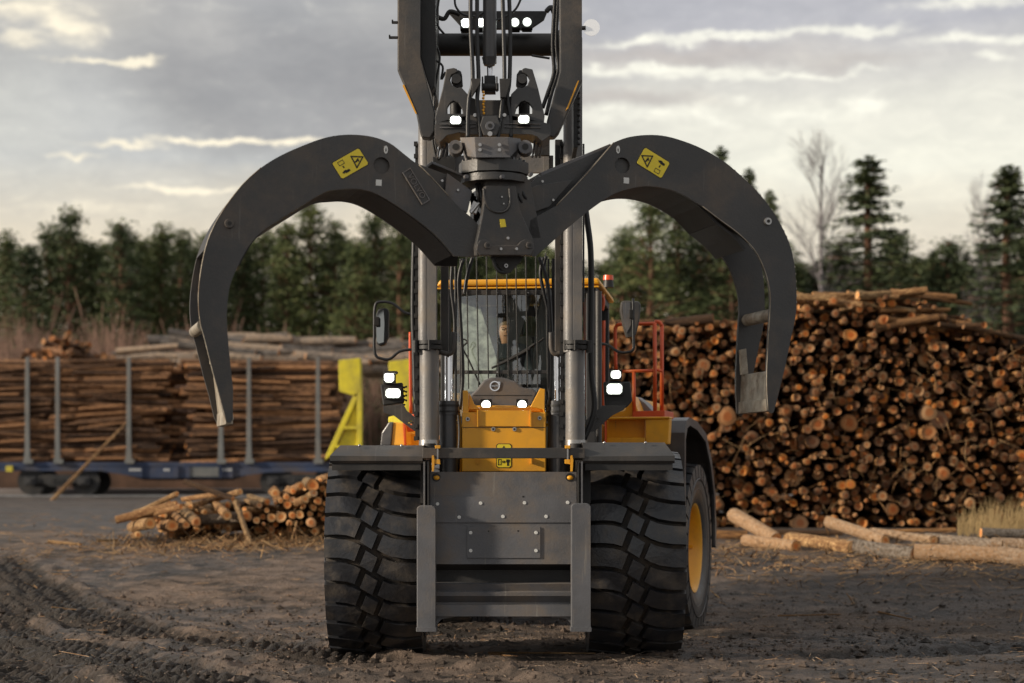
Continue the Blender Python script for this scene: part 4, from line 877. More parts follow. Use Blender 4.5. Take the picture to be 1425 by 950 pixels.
# hoses down the centre
for k, pts in enumerate([[(655, -20), (655, 40), (658, 110), (653, 135), (651, 165), (651, 192)], [(664, -20), (664, 50), (666, 110), (664, 140), (667, 170), (669, 192)], [(699, -20), (701, 50), (702, 112), (699, 140), (696, 170), (693, 192)], [(708, -20), (710, 50), (709, 112), (706, 135), (711, 165), (711, 192)],
      [(633, -10), (634, 8), (645, 20), (665, 22), (680, 10)], [(728, -10), (718, 12), (702, 24), (692, 28)], [(605, 60), (612, 80), (606, 120), (603, 165)], [(612, -10), (608, 30), (618, 47)], [(773, -10), (769, 60), (771, 100), (762, 130), (755, 150)], [(777, -10), (774, 60), (777, 95), (768, 128), (760, 160)],
      [(604, 82), (616, 92), (614, 110), (620, 100)], [(596, 140), (588, 175), (588, 190), (600, 193), (616, 185)], [(600, 150), (601, 185), (606, 215), (612, 220), (618, 190)], [(604, 160), (605, 190), (609, 212), (613, 200)], [(740, 77), (752, 79), (765, 81)]]):
    mb = MB(); mb.tube([W(x, y, 14.05 + .02 * k if k < 4 else 14.6) for x, y in pts], 0.0165 if k < 4 or k in (8, 9) else 0.009, 8); obj('hose', mb, M['black'], ld)
pn('hose_clamp', [(655, 109), (669, 109), (668, 116), (656, 135), (657, 117)], 0, 0.05, M['deep'], 0.003, 14.02); pn('hose_clamp', [(695, 109), (711, 109), (709, 117), (704, 135), (696, 135)], 0, 0.05, M['deep'], 0.003, 14.02)
# carrier head with its two ears
YC = 14.1; cp = FP(YC)
earL = [(621, 96), (631, 94), (636, 95.5), (637, 100), (628, 104), (626, 110), (629, 118), (636, 122), (642, 121), (651, 131), (651, 168), (607, 171), (605, 164), (616, 123)]
earR = [(741, 96), (731, 94), (727, 95.5), (726, 100), (734, 104), (737, 110), (734, 118), (727, 122), (721, 121), (711, 131), (711, 168), (757, 170), (758, 161), (749, 123)]
for pts, hx in ((earL, 632), (earR, 729.5)):
    mb = MB(); q = cp.poly(pts); h = cp.poly([(hx - 9.5, 158), (hx - 9.5, 149), (hx - 6, 143), (hx, 140), (hx + 6, 143), (hx + 11, 151), (hx + 12, 158)] if hx < 700 else [(hx - 13, 158), (hx - 11, 150), (hx - 5, 142), (hx, 140), (hx + 7, 143), (hx + 11, 149), (hx + 11, 158)])
    mb.prism(cp, q, 0, 0.06, [h]); obj('carrier_ear', mb, M['dark'], ld, 0.006)
    mb = MB(); hx2 = 635 if hx < 700 else 727; s_, z_ = cp.px(hx2, 109); mb.prism(cp, cp.poly([(hx2 - 6, 102), (hx2 - 2, 98), (hx2 + 4, 98), (hx2 + 8, 104), (hx2 + 9, 118), (hx2 + 5, 123), (hx2 - 2, 121), (hx2 - 7, 114)] if hx < 700 else [(hx2 + 6, 102), (hx2 + 2, 98), (hx2 - 4, 98), (hx2 - 8, 104), (hx2 - 9, 118), (hx2 - 5, 123), (hx2 + 2, 121), (hx2 + 7, 114)], .06), 0.04, 0.12)
    mb.cyl(cp.pt(s_, z_, 0.0), cp.pt(s_, z_, 0.05), 0.036, n=16); mb.cyl(cp.pt(s_ + .02, z_ + .045, 0.02), cp.pt(s_ + .02, z_ + .045, 0.05), 0.018, n=12); obj('ear_pin', mb, M['deep'], ld, 0.003)
    vt('lamp_post', hx + (2 if hx < 700 else 0), 163, 138, 16, YC + .16, M['deep'], 16)
lamp(634, 167, 15, 11, YC - .06, label='left lamp of the carrier head'); lamp(729, 166, 15, 11, YC - .06, label='right lamp of the carrier head')
mb = MB(); mb.prism(cp, cp.poly([(650, 132), (665, 138), (697, 138), (712, 132), (712, 160), (650, 160)]), 0.02, 0.3); obj('carrier_back', mb, M['deep'], ld, 0.006)
mb = MB(); mb.prism(cp, cp.poly([(607, 170), (650, 160), (712, 160), (757, 170), (765, 172), (766, 188), (755, 196), (748, 190), (740, 187), (700, 186), (660, 187), (640, 184), (622, 188), (612, 198), (605, 192), (605, 174)]), -0.0, 0.35); obj('carrier_beam', mb, M['dark'], ld, 0.01)
for y in (172, 177): pn('beam_ridge', [(612, y), (662, y - 1), (662, y), (612, y + 1)], -0.012, 0.0, M['panel'], 0, YC); pn('beam_ridge', [(702, y - 1), (752, y), (752, y + 1), (702, y)], -0.012, 0.0, M['panel'], 0, YC)
mb = MB(); mb.prism(cp, cp.poly([(672, 163), (692, 163), (697, 176), (691, 190), (673, 190), (668, 176)]), -0.05, 0.0); obj('centre_boss', mb, M['dark'], ld, 0.006)
disc('boss_bolt', 682, 177, 0.032, ld, M['panel'], -0.07, -0.05, 14, pl=cp); disc('boss_bolt', 682, 188, 0.018, ld, M['steel'], -0.07, -0.05, 12, pl=cp, hole=False)
for x in (661, 702): disc('boss_bolt', x, 160.5, 0.014, ld, M['steel'], -0.02, 0.0, 8, pl=cp, hole=False)
for k in range(8):
    p = W(672.5 + (k % 2) * 0.8, 128 + k * 4.2, YC - .01); mb = MB(); mb.ball(p, 0.011, 6); obj('chain_link', mb, M['yellow'], ld)
for x0 in (612, 617, 622, 744, 749, 754):
    mb = MB(); mb.tube([W(x0, 195, 14.35), W(x0 - 1, 206, 14.35), W(x0 - 3, 219, 14.4)], 0.008, 6); obj('thin_hose', mb, M['panel'], ld)
pn('hose_box', [(602, 218), (634, 218), (634, 245), (604, 245)], 0.0, 0.05, M['deep'], 0.003, 15.0); pn('hose_box', [(742, 195), (765, 195), (765, 216), (744, 216)], 0.0, 0.05, M['deep'], 0.003, 15.0)
pn('cross_plate', [(622, 216), (770, 216), (770, 240), (622, 240)], 0.0, 0.05, M['grey'], 0.003, 15.55)
for x in (629, 760): pn('cross_post', [(x - 4, 195), (x + 4, 195), (x + 4, 262), (x - 4, 262)], 0.0, 0.06, M['grey'], 0.003, 15.5)

# ================= rear body and cab (turned with the rear frame)
CB = Plane(RB.o + RB.v * -0.62, rad(-7))     # plane of the windscreen
def rp_(name, pts, d0, d1, m, bv=0.01, label=None, parent=None, dm=None):
    mb = MB(); q = CB.poly(pts, d0 if dm is None else dm); mb.prism(CB, q, d0, d1); return obj(name, mb, m, parent or ld, bv, label)
cab = bpy.data.objects.new('cab', None); COL.objects.link(cab); cab.parent = ld; cab.location = (0, 0, 0)
sl, zr = CB.px(613, 399); sr, _ = CB.px(812, 399); sr = sl + 1.42; zt = CB.px(700, 389)[1]; zb = CB.px(700, 548)[1] - .25
mb = MB(); mb.prism(CB, [(sl - .03, zr), (sr + .05, zr), (sr + .03, zt), (sl, zt)], -0.06, 1.75); roof = obj('roof', mb, M['yellow'], cab, 0.02, 'amber cab roof with a thin dark gap below its front edge')
mb = MB(); mb.prism(CB, [(sl, zr - .075), (sr, zr - .075), (sr, zr - .001), (sl, zr - .001)], 0.0, 1.7); obj('roof_rim', mb, M['fdark'], cab, 0.01)
mb = MB(); mb.prism(CB, [(sl - .03, zr - .026), (sr + .03, zr - .026), (sr + .03, zr - .012), (sl - .03, zr - .012)], -0.05, -0.0); obj('roof_trim', mb, M['yellow'], cab, 0.003)
for s_ in (sl, sr - .09):
    for d in (0.0, 1.62):
        mb = MB(); mb.prism(CB, [(s_, zb - .5), (s_ + .09, zb - .5), (s_ + .09, zr - .07), (s_, zr - .07)], d, d + .09); obj('pillar', mb, M['fdark'], cab, 0.01)
mb = MB(); mb.prism(CB, [(sl + .09, zb - .02), (sr - .09, zb - .02), (sr - .09, zb + .05), (sl + .09, zb + .05)], 0.0, 0.08); obj('window_sill', mb, M['fdark'], cab, 0.005)
# bowed windscreen
mb = MB(); nn_ = 12; vs = []
for i in range(nn_ + 1):
    f = i / nn_; s_ = sl + .09 + (sr - sl - .18) * f; d = 0.05 - 0.10 * math.sin(math.pi * f)
    vs += [CB.pt(s_, zb + .05, d - .02), CB.pt(s_, zr - .075, d + .03)]
mb.add(vs, [(2 * i, 2 * i + 2, 2 * i + 3, 2 * i + 1) for i in range(nn_)], 0, True); obj('windscreen', mb, M['glass'], cab)
for s_ in (sl + .04, sr - .04):
    mb = MB(); mb.add([CB.pt(s_, zb, .1), CB.pt(s_, zb, 1.62), CB.pt(s_, zr - .08, 1.62), CB.pt(s_, zr - .08, .1)], [(0, 1, 2, 3)]); obj('side_window', mb, M['glass2'], cab)
mb = MB(); mb.add([CB.pt(sl + .1, zb, 1.68), CB.pt(sr - .1, zb, 1.68), CB.pt(sr - .1, zr - .08, 1.68), CB.pt(sl + .1, zr - .08, 1.68)], [(0, 1, 2, 3)]); obj('rear_window', mb, M['glass2'], cab)
for a, b in (((sl, 0.02), (sl + .06, 1.7)), ((sr - .06, 0.02), (sr, 1.7)), ((sl, 1.62), (sr, 1.7))):
    mb = MB(); mb.prism(CB, [(a[0], zb - .62), (b[0], zb - .62), (b[0], zb), (a[0], zb)], a[1], b[1]); obj('cab_wall', mb, M['yellow'] if a[1] < 1 else M['fdark'], cab, 0.01)
mb = MB(); mb.prism(CB, [(sl + .05, zb - .65), (sr - .05, zb - .65), (sr - .05, zb - .60), (sl + .05, zb - .60)], 0.02, 1.7); obj('cab_floor', mb, M['fdark'], cab)
mb = MB(); mb.prism(CB, [(sl + .1, zr - .20), (sr - .1, zr - .20), (sr - .1, zr - .10), (sl + .1, zr - .10)], 0.9, 0.95); obj('sun_blind', mb, M['fdark'], cab)
# pale leaning sheets behind the glass, added to paint the windscreen's reflections
for pts, d in (([(640, 414), (664, 414), (692, 500), (688, 545), (640, 545)], 0.35), ([(706, 414), (740, 414), (722, 470), (712, 545), (699, 545), (708, 460)], 0.30), ([(752, 414), (762, 414), (762, 545), (738, 545), (744, 470)], 0.4)):
    mb = MB(); mb.prism(CB, CB.poly(pts, d), d, d + .02); obj('reflection_sheet', mb, M['reflect_pale'] if d > .34 and pts[0][0] < 700 else M['reflect_grey'], cab, 0.004)
# seat, steering column, wheel, console
sp_ = CB.px(706, 470, 1.0)[0]
zs = 2.19
mb = MB(); mb.box(CB.pt(sp_, zs - .08, 1.0), (0.52, 0.5, 0.16), Matrix.Rotation(rad(-7), 3, 'Z')); mb.box(CB.pt(sp_, zs + .33, 1.27), (0.5, 0.13, 0.7), Matrix.Rotation(rad(-7), 3, 'Z')); mb.box(CB.pt(sp_, zs + .78, 1.3), (0.26, 0.09, 0.18), Matrix.Rotation(rad(-7), 3, 'Z')); mb.box(CB.pt(sp_, zs - .35, 1.0), (0.3, 0.3, 0.4), Matrix.Rotation(rad(-7), 3, 'Z')); obj('driver_seat', mb, M['fdark'], cab, 0.03)
wcx = CB.pt(sp_, zs + .26, 0.52); mb = MB(); pts = [wcx + CB.u * (math.cos(a) * .19) + (Vector((0, 0, .8)) + CB.v * .55).normalized() * (math.sin(a) * .19) for a in [2 * math.pi * i / 20 for i in range(20)]]
mb.tube(pts, 0.015, 6, sub=1, closed=True); mb.cyl(wcx, CB.pt(sp_, zs - .45, 0.25), 0.03, n=10)
for a in (0, 2.1, 4.2): mb.cyl(wcx, wcx + (pts[int(a / 6.283 * 20)] - wcx), 0.01, n=6)
obj('steering_wheel', mb, M['fdark'], cab)
mb = MB(); mb.box(CB.pt(sp_ + .45, zs + .1, .7), (0.2, 0.6, 0.3), Matrix.Rotation(rad(-7), 3, 'Z')); mb.box(CB.pt(sp_ + .50, zs + .52, .45), (0.2, 0.05, 0.16), Matrix.Rotation(rad(-7), 3, 'Z')); obj('console', mb, M['fdark'], cab, 0.02)
# wiper
mb = MB(); mb.tube([CB.at(x, y, -.09) for x, y in ((692, 508), (708, 500), (730, 488), (745, 478))], 0.014, 6); mb.tube([CB.at(x, y, -.10) for x, y in ((684, 512), (700, 505), (720, 495), (738, 485))], 0.011, 6); mb.tube([CB.at(x, y, -.09) for x, y in ((742, 480), (752, 474), (757, 470))], 0.008, 6); obj('wiper', mb, M['ink'], cab)
mb = MB(); mb.tube([CB.at(x, y, -.1) for x, y in ((640, 480), (645, 472), (650, 476), (644, 484), (652, 500), (668, 535))], 0.008, 6); obj('wiper', mb, M['ink'], cab)
# nose under the windscreen with emblem
NP = FP(16.2)
pn('nose', [(656, 569), (652, 552), (664, 541), (673, 529), (683, 525), (700, 525), (717, 530), (728, 539), (742, 541), (748, 546), (742, 562), (732, 570)], 0.0, 0.35, M['panel'], 0.015, 16.2, 'dark grey nose with a round emblem below the windscreen')
pn('nose_seam', [(658, 549.6), (740, 549.6), (740, 550.4), (658, 550.4)], -0.003, 0, M['ink'], 0, 16.2)
pn('nose_lip', [(652, 564), (745, 564), (748, 570), (650, 570)], 0.1, 0.4, M['yellow'], 0.008, 15.75)
s_, z_ = NP.px(688.5, 537)
mb = MB(); mb.prism(NP, circ(s_, z_, 0.043, 24), -0.008, 0.0, [circ(s_, z_, 0.034, 20)]); mb.prism(NP, [(s_ + .020, z_ + .036), (s_ + .046, z_ + .036), (s_ + .046, z_ + .010), (s_ + .040, z_ + .010), (s_ + .040, z_ + .030), (s_ + .020, z_ + .030)], -0.0075, 0)
em = obj('emblem', mb, M['chrome'], ld)
tm = text_mesh('VOLVO', 0.019, 0.0015, lambda x, y, z: NP.pt(s_ + x, z_ + y, -0.004 - z)); obj('emblem_letters', tm, M['chrome'], ld)
for x in (676.5, 726.5):
    o = lamp(x, 563, 13, 13, 15.68, round_=True, label='round headlight on the amber tower')
# beacon and roof-side bits
mb = MB(); mb.prism(CB, CB.poly([(814, 391), (826, 394), (842, 400), (841, 412), (829, 410), (814, 406)], 0.8), 0.75, 0.9); obj('roof_bracket', mb, M['yellow'], cab, 0.01)
bx = CB.at(846.5, 397, 0.9); bz_ = CB.at(846.5, 383, 0.9)
mb = MB(); mb.cyl(bx + Vector((0, 0, -.02)), bx + Vector((0, 0, .05)), 0.052, 0.045, n=18, m=1); mb.cyl(bx + Vector((0, 0, .05)), bz_ + Vector((0, 0, .0)), 0.050, 0.046, n=18, m=0); mb.cyl(bx + Vector((-.05, 0, -.18)), bx + Vector((-.02, 0, 0)), 0.014, n=8, m=1); obj('beacon', mb, [M['beacon'], M['ink']], cab, 0.003, 'orange-red warning beacon on the right roof corner')
mb = MB(); mb.tube([CB.at(x, y, .7) for x, y in ((832, 406), (838, 412), (840, 420), (838, 432))], 0.016, 6); obj('grab_bar', mb, M['red'], cab)
mb = MB(); mb.tube([CB.at(x, y, .5) for x, y in ((815, 404), (814.5, 430), (815, 480), (815, 530), (817, 575))], 0.022, 8); obj('grab_bar', mb, M['red'], cab)
mb = MB(); mb.tube([CB.at(x, y, .5) for x, y in ((571, 462), (571, 500), (571.5, 575))], 0.016, 8); obj('grab_bar', mb, M['red'], cab)
# ---- mirrors
def mirror(name, pts, arm, face, lab, glassy):
    Ym = 17.0; pl = FP(Ym); mb = MB(); mb.prism(pl, pl.poly(pts), 0.0, 0.12); o = obj('mirror', mb, M['dark'] if not glassy else M['fdark'], ld, 0.02, lab)
    mb = MB(); mb.tube([W(x, y, Ym - .03) for x, y in arm], 0.013, 8); obj('mirror_arm', mb, M['black'], o)
    mb = MB(); mb.prism(pl, pl.poly(face), -0.006, 0.0); obj('mirror_face', mb, M['mirror'] if glassy else M['panel'], o); return o
mirror('', [(526, 430), (538, 428), (541, 432), (540.5, 468), (536, 479), (529, 481), (524, 478), (522, 440)], [(572, 437), (562, 434), (546, 422), (530, 420), (522, 426), (521, 460), (522, 492), (532, 499), (543, 499), (556, 489), (572, 486)], [(527, 432), (534, 431), (535, 450), (534, 476), (527, 478), (524, 474), (524, 442)], 'left-hand mirror on its tall looped arm', True)
mirror('', [(864, 420), (869, 418), (889, 419), (892, 424), (890, 446), (885, 466), (881, 469), (872, 469), (867, 452), (863, 432)], [(818, 478), (834, 478), (846, 480), (860, 489), (872, 490), (881, 486), (881.5, 470), (881, 415)], [(866, 421), (877, 420), (878, 452), (872, 463), (868, 447)], 'right-hand mirror seen from behind on a thin arm', False)
mb = MB(); mb.box(W(878.5, 437, 16.93), (0.035, 0.05, 0.08)); obj('mirror_clamp', mb, M['ink'], ld, 0.005); mb = MB(); mb.box(W(524, 447, 16.93), (0.05, 0.05, 0.08)); obj('mirror_clamp', mb, M['ink'], ld, 0.005)
# ---- side lamp brackets
YL = 15.9
lamp(541.5, 525, 14, 14, YL, label='upper lamp of the left pair'); lamp(547, 547, 21, 13, YL, label='lower lamp of the left pair'); lamp(857, 521, 14, 11, YL, label='upper lamp of the right pair'); lamp(855, 541, 22, 15, YL, label='lower lamp of the right pair')
pn('lamp_shade', [(535, 516), (552, 516), (551, 519), (535, 519)], -0.1, 0.1, M['deep'], 0, YL)
pn('lamp_mount', [(529, 535), (560, 532), (562, 560), (533, 564)], 0.04, 0.14, M['deep'], 0.01, YL); pn('lamp_mount', [(840, 531), (877, 531), (880, 558), (872, 567), (842, 566)], 0.04, 0.14, M['deep'], 0.01, YL)
H_ = lambda cx, cy: [[(x, z) for x, z in FP(YL + .02).poly([(cx + dx - 1.3, cy + dy - 1), (cx + dx + 1.3, cy + dy - 1), (cx + dx + 1.3, cy + dy + 1), (cx + dx - 1.3, cy + dy + 1)])] for dx, dy in ((-3, 0), (3, 0), (0, -2.2), (0, 2.2))]
pn('lamp_bracket', [(533, 565), (561, 562), (566, 571), (587, 588), (587, 606), (570, 595), (548, 578), (534, 574)], 0.02, 0.05, M['dark'], 0.004, YL, holes=H_(572, 588))
pn('lamp_bracket', [(815, 601), (815, 585), (838, 564), (872, 564), (868, 570), (852, 578), (838, 590), (828, 600)], 0.02, 0.05, M['dark'], 0.004, YL, holes=H_(829, 583))
for x0, y0, x1, y1 in ((560, 535, 568, 565),):
    for k in range(14):
        p = W(560 + (k % 3) * 2.6, 538 + (k // 3) * 6 + (k % 2), YL + .05); mb = MB(); mb.ball(p, 0.010, 6); obj('chain_link', mb, M['ink'], ld)
# ---- right side of the rear body: tank, fender, platform rails (plane at the front of the rear body)
def rb(name, pts, d0, d1, m, bv=0.01, label=None):
    pl = Plane(RB.o + RB.v * 0.2, 0); pl.u, pl.v = RB.u, RB.v; mb = MB(); mb.prism(pl, pl.poly(pts, d0), d0, d1); return obj(name, mb, m, ld, bv, label)
rb('side_tank', [(843, 583), (898, 583), (898, 609), (843, 609)], 0.12, 0.8, M['yellow'], label='recessed amber face of the right step box')
rb('side_tank', [(841, 583), (843.5, 583), (843.5, 617), (841, 617)], -0.02, 0.03, M['red'])
rb('side_tank', [(898, 583), (932, 582), (930, 618), (898, 618)], 0.0, 0.12, M['yellow'], label='proud amber end of the right step box')
rb('side_tank', [(843, 608.5), (898, 608.5), (898, 620), (843, 620)], 0.0, 0.14, M['yellow'])
rb('side_tank_lid', [(843, 580), (932, 579.5), (932, 582.5), (843, 583.5)], -0.02, 0.14, M['yellow'])
rb('body_peak', [(848, 580), (858, 573), (870, 571), (874, 557), (879, 550), (884, 560), (890, 577), (895, 581)], 0.3, 0.6, M['yellow'])
rb('grey_cowl', [(826, 570), (834, 552), (840, 556), (838, 590), (824, 602)], 0.4, 0.8, M['grey']); rb('grey_cowl', [(884, 551), (897, 560), (912, 576), (912, 582), (886, 582)], 0.6, 0.9, M['grey'])
# rails: posts and hoops
pr = Plane(RB.o + RB.v * 0.35, 0); pr.u, pr.v = RB.u, RB.v
rails = bpy.data.objects.new('handrail', None); COL.objects.link(rails); rails.parent = ld; rails.location = (0, 0, 0); rails['label'] = 'orange-red tubular handrail of the right-hand platform'
def tubepx(name, pts, d, r, m, parent, sub=4):
    mb = MB(); mb.tube([pr.at(x, y, d) for x, y in pts], r, 8, sub=sub); obj(name, mb, m, parent)
tubepx('rail_post', [(840, 446), (839.5, 520), (840, 580)], 0.0, 0.019, M['red'], rails)
tubepx('rail_hoop', [(857, 515), (856, 470), (857, 455), (864, 451), (880, 451)], 0.1, 0.018, M['red'], rails)
tubepx('rail_top', [(878, 451), (892, 450.5), (911, 450)], 0.1, 0.018, M['red'], rails)
tubepx('rail_post', [(911, 449), (911.5, 580)], 0.1, 0.020, M['red'], rails, 1); tubepx('rail_post', [(921, 452), (921, 580)], 0.5, 0.020, M['red'], rails, 1)
tubepx('rail_top', [(911, 448), (917, 448), (921, 453)], 0.3, 0.020, M['red'], rails); tubepx('rail_middle', [(862, 516.5), (911, 515.5)], 0.1, 0.016, M['red'], rails, 1); tubepx('rail_middle', [(911, 514), (922, 516.5)], 0.3, 0.014, M['red'], rails, 1)
tubepx('rail_post', [(882, 517), (882.5, 578)], 0.1, 0.018, M['red'], rails, 1)
mb = MB(); mb.prism(pr, pr.poly([(880, 572), (925, 571), (925, 581), (880, 581)], .08), 0.08, 0.55); obj('platform_edge', mb, M['red'], rails, 0.004)
# rear fender hugging the right rear tyre
so = RB.px(953, 600, 0.95)[0]; si_ = so - 0.62
prof = [(0.93, 1.02), (0.93, 1.55), (0.95, 1.93), (1.05, 2.05), (1.22, 2.085), (1.7, 2.06), (2.25, 1.95), (2.62, 1.68), (2.86, 1.35), (2.93, 1.0), (2.93, 0.75)]
mb = MB(); vs = []; n = len(prof) - 1
for k, (v_, z_) in enumerate(prof):
    cv, cz = 1.85, 1.0; dv, dz = v_ - cv, z_ - cz; L = math.hypot(dv, dz); iv, iz = v_ - dv / L * .05, z_ - dz / L * .05
    vs += [RB.pt(si_, iz, iv), RB.pt(so - .025, iz, iv), RB.pt(so, z_, v_), RB.pt(si_, z_, v_), RB.pt(so, z_ - dz / L * .09, v_ - dv / L * .09), RB.pt(so - .025, z_ - dz / L * .09, v_ - dv / L * .09)]
mb.add(vs, [(6 * i + a, 6 * i + b, 6 * i + 6 + b, 6 * i + 6 + a) for i in range(n) for a, b in ((1, 0), (3, 2), (0, 3), (2, 4), (4, 5), (5, 1))] + [(0, 1, 2, 3), (6 * n + 3, 6 * n + 2, 6 * n + 1, 6 * n)])
obj('rear_fender', mb, M['barrel'], ld, 0, 'dark grey mudguard arching over the right rear tyre')
mb = MB(); mb.prism(RB, [(-.75, 1.0), (.75, 1.0), (.75, 2.35), (-.75, 2.35)], 1.2, 4.0); obj('engine_hood', mb, M['yellow'], ld, 0.06)
# left side of the rear body
rb('side_tank', [(546, 587), (561, 588), (564, 620), (543, 620)], 0.0, 0.8, M['yellow'], 0.01, 'narrow amber box at the left rear'); rb('side_tank', [(561, 588), (564, 590), (564.5, 620), (562, 620)], -0.02, 0.02, M['red'])
rb('rear_fender', [(541, 587), (547, 587), (544, 620), (529, 620), (531, 602)], -0.02, 1.2, M['barrel'], 0.01, 'dark grey edge of the left rear mudguard'); rb('side_tank', [(565, 602), (590, 604), (590, 622), (565, 620)], 0.2, 0.8, M['yellow'])
rb('grab_loop', [(565, 590), (573, 590), (578, 600), (565, 601)], 0.1, 0.13, M['red']); rb('body_peak', [(540, 580), (548, 578), (566, 588), (560, 590), (540, 588)], 0.3, 0.5, M['lime']); rb('red_plate', [(572, 576), (590, 576), (590, 590), (578, 587)], .3, .33, M['red'])
# ================= the driver
def skin_body(name, verts, edges, radii, m, parent=None, sub=2):
    import bmesh
    me = bpy.data.meshes.new(name); bm = bmesh.new(); sl_ = bm.verts.layers.skin.verify(); bv = [bm.verts.new(v) for v in verts]
    for a, b in edges: bm.edges.new((bv[a], bv[b]))
    for i, r in enumerate(radii): bv[i][sl_].radius = (r, r)
    bv[0][sl_].use_root = True
    bm.to_mesh(me); bm.free(); o = bpy.data.objects.new(name, me); COL.objects.link(o); o.parent = parent
    s_ = o.modifiers.new('skin', 'SKIN'); s_.use_smooth_shade = True; b = o.modifiers.new('sub', 'SUBSURF'); b.levels = sub; b.render_levels = sub
    me.materials.append(m); return o
pel = CB.pt(sp_, zs + .06, 1.02); dw = pel.copy()
ps = thing('person', 'driver in a dark jacket seated behind the cab windscreen, hands at the wheel', 'person', dw)
U_, V_ = CB.u, CB.v
def L_(u, v, z): return U_ * u + V_ * v + Vector((0, 0, z))
vb = [L_(0, 0, 0), L_(0, .01, .16), L_(0, .03, .34), L_(0, .02, .47), L_(0, .0, .525), L_(0, -.018, .575), L_(0, -.025, .645), L_(0, -.01, .725)]
rb_ = [.13, .125, .15, .10, .056, .070, .092, .074]; eb = [(i, i + 1) for i in range(7)]
for sg in (-1, 1):
    k = len(vb); vb += [L_(sg * .17, .02, .44), L_(sg * .24, -.06, .22), L_(sg * .15, -.33, .22), L_(sg * .13, -.41, .25)]; rb_ += [.062, .046, .033, .026]; eb += [(3, k), (k, k + 1), (k + 1, k + 2), (k + 2, k + 3)]
    for j, (du, L1) in enumerate(((-.028, .030), (-.010, .036), (.009, .034), (.026, .027), (-.05, .02))):
        q = len(vb); b0 = vb[k + 3] + L_(du * sg * .8, -.045 if j < 4 else -.01, .004); vb += [b0, b0 + L_(0, -L1, -.012), b0 + L_(0, -L1 * 1.1, -.035)]; rb_ += [.010, .009, .008]; eb += [(k + 3, q), (q, q + 1), (q + 1, q + 2)]
    k = len(vb); vb += [L_(sg * .10, -.05, -.02), L_(sg * .14, -.44, -.02), L_(sg * .14, -.52, -.40), L_(sg * .14, -.64, -.43)]; rb_ += [.085, .058, .042, .035]; eb += [(0, k), (k, k + 1), (k + 1, k + 2), (k + 2, k + 3)]
skin_body('body', vb, eb, rb_, M['skin'], ps)
jk = [L_(0, .02, .08), L_(0, .02, .2), L_(0, .035, .34), L_(0, .025, .46), L_(0, .008, .535)]; jr = [.15, .15, .175, .14, .082]; je = [(i, i + 1) for i in range(4)]
for sg in (-1, 1): k = len(jk); jk += [L_(sg * .175, .015, .455), L_(sg * .245, -.06, .22), L_(sg * .16, -.30, .22)]; jr += [.086, .062, .046]; je += [(3, k), (k, k + 1), (k + 1, k + 2)]
skin_body('jacket', jk, je, jr, M['cloth'], ps)
tr_ = [L_(0, .0, .02)]; trr = [.145]; te = []
for sg in (-1, 1): k = len(tr_); tr_ += [L_(sg * .10, -.06, -.02), L_(sg * .14, -.44, -.02), L_(sg * .14, -.52, -.36)]; trr += [.1, .072, .055]; te += [(0, k), (k, k + 1), (k + 1, k + 2)]
skin_body('trousers', tr_, te, trr, M['cloth'], ps)
mb = MB(); hc = dw + L_(0, .014, .695); mb.ball(hc + Vector((0, 0, .02)), 0.096, 14, sc=(.92, .98, .88)); obj('hair', mb, M['hair'], ps)
mb = MB(); fc = dw + L_(0, -.116, .64); mb.ball(fc + Vector((0, -.004, -.0)), .012, 8, sc=(.8, 1.2, 1.6)); 
for sg in (-1, 1): mb.ball(dw + L_(sg * .092, -.01, .645), .02, 8, sc=(.4, .8, 1.3))
obj('nose_and_ears', mb, M['skin'], ps)
mb = MB()
for sg in (-1, 1): mb.ball(dw + L_(sg * .032, -.106, .662), .009, 8); mb.box(dw + L_(sg * .032, -.108, .68), (.034, .008, .006))
mb.box(dw + L_(0, -.104, .60), (.045, .008, .008)); obj('eyes_and_mouth', mb, M['ink'], ps)
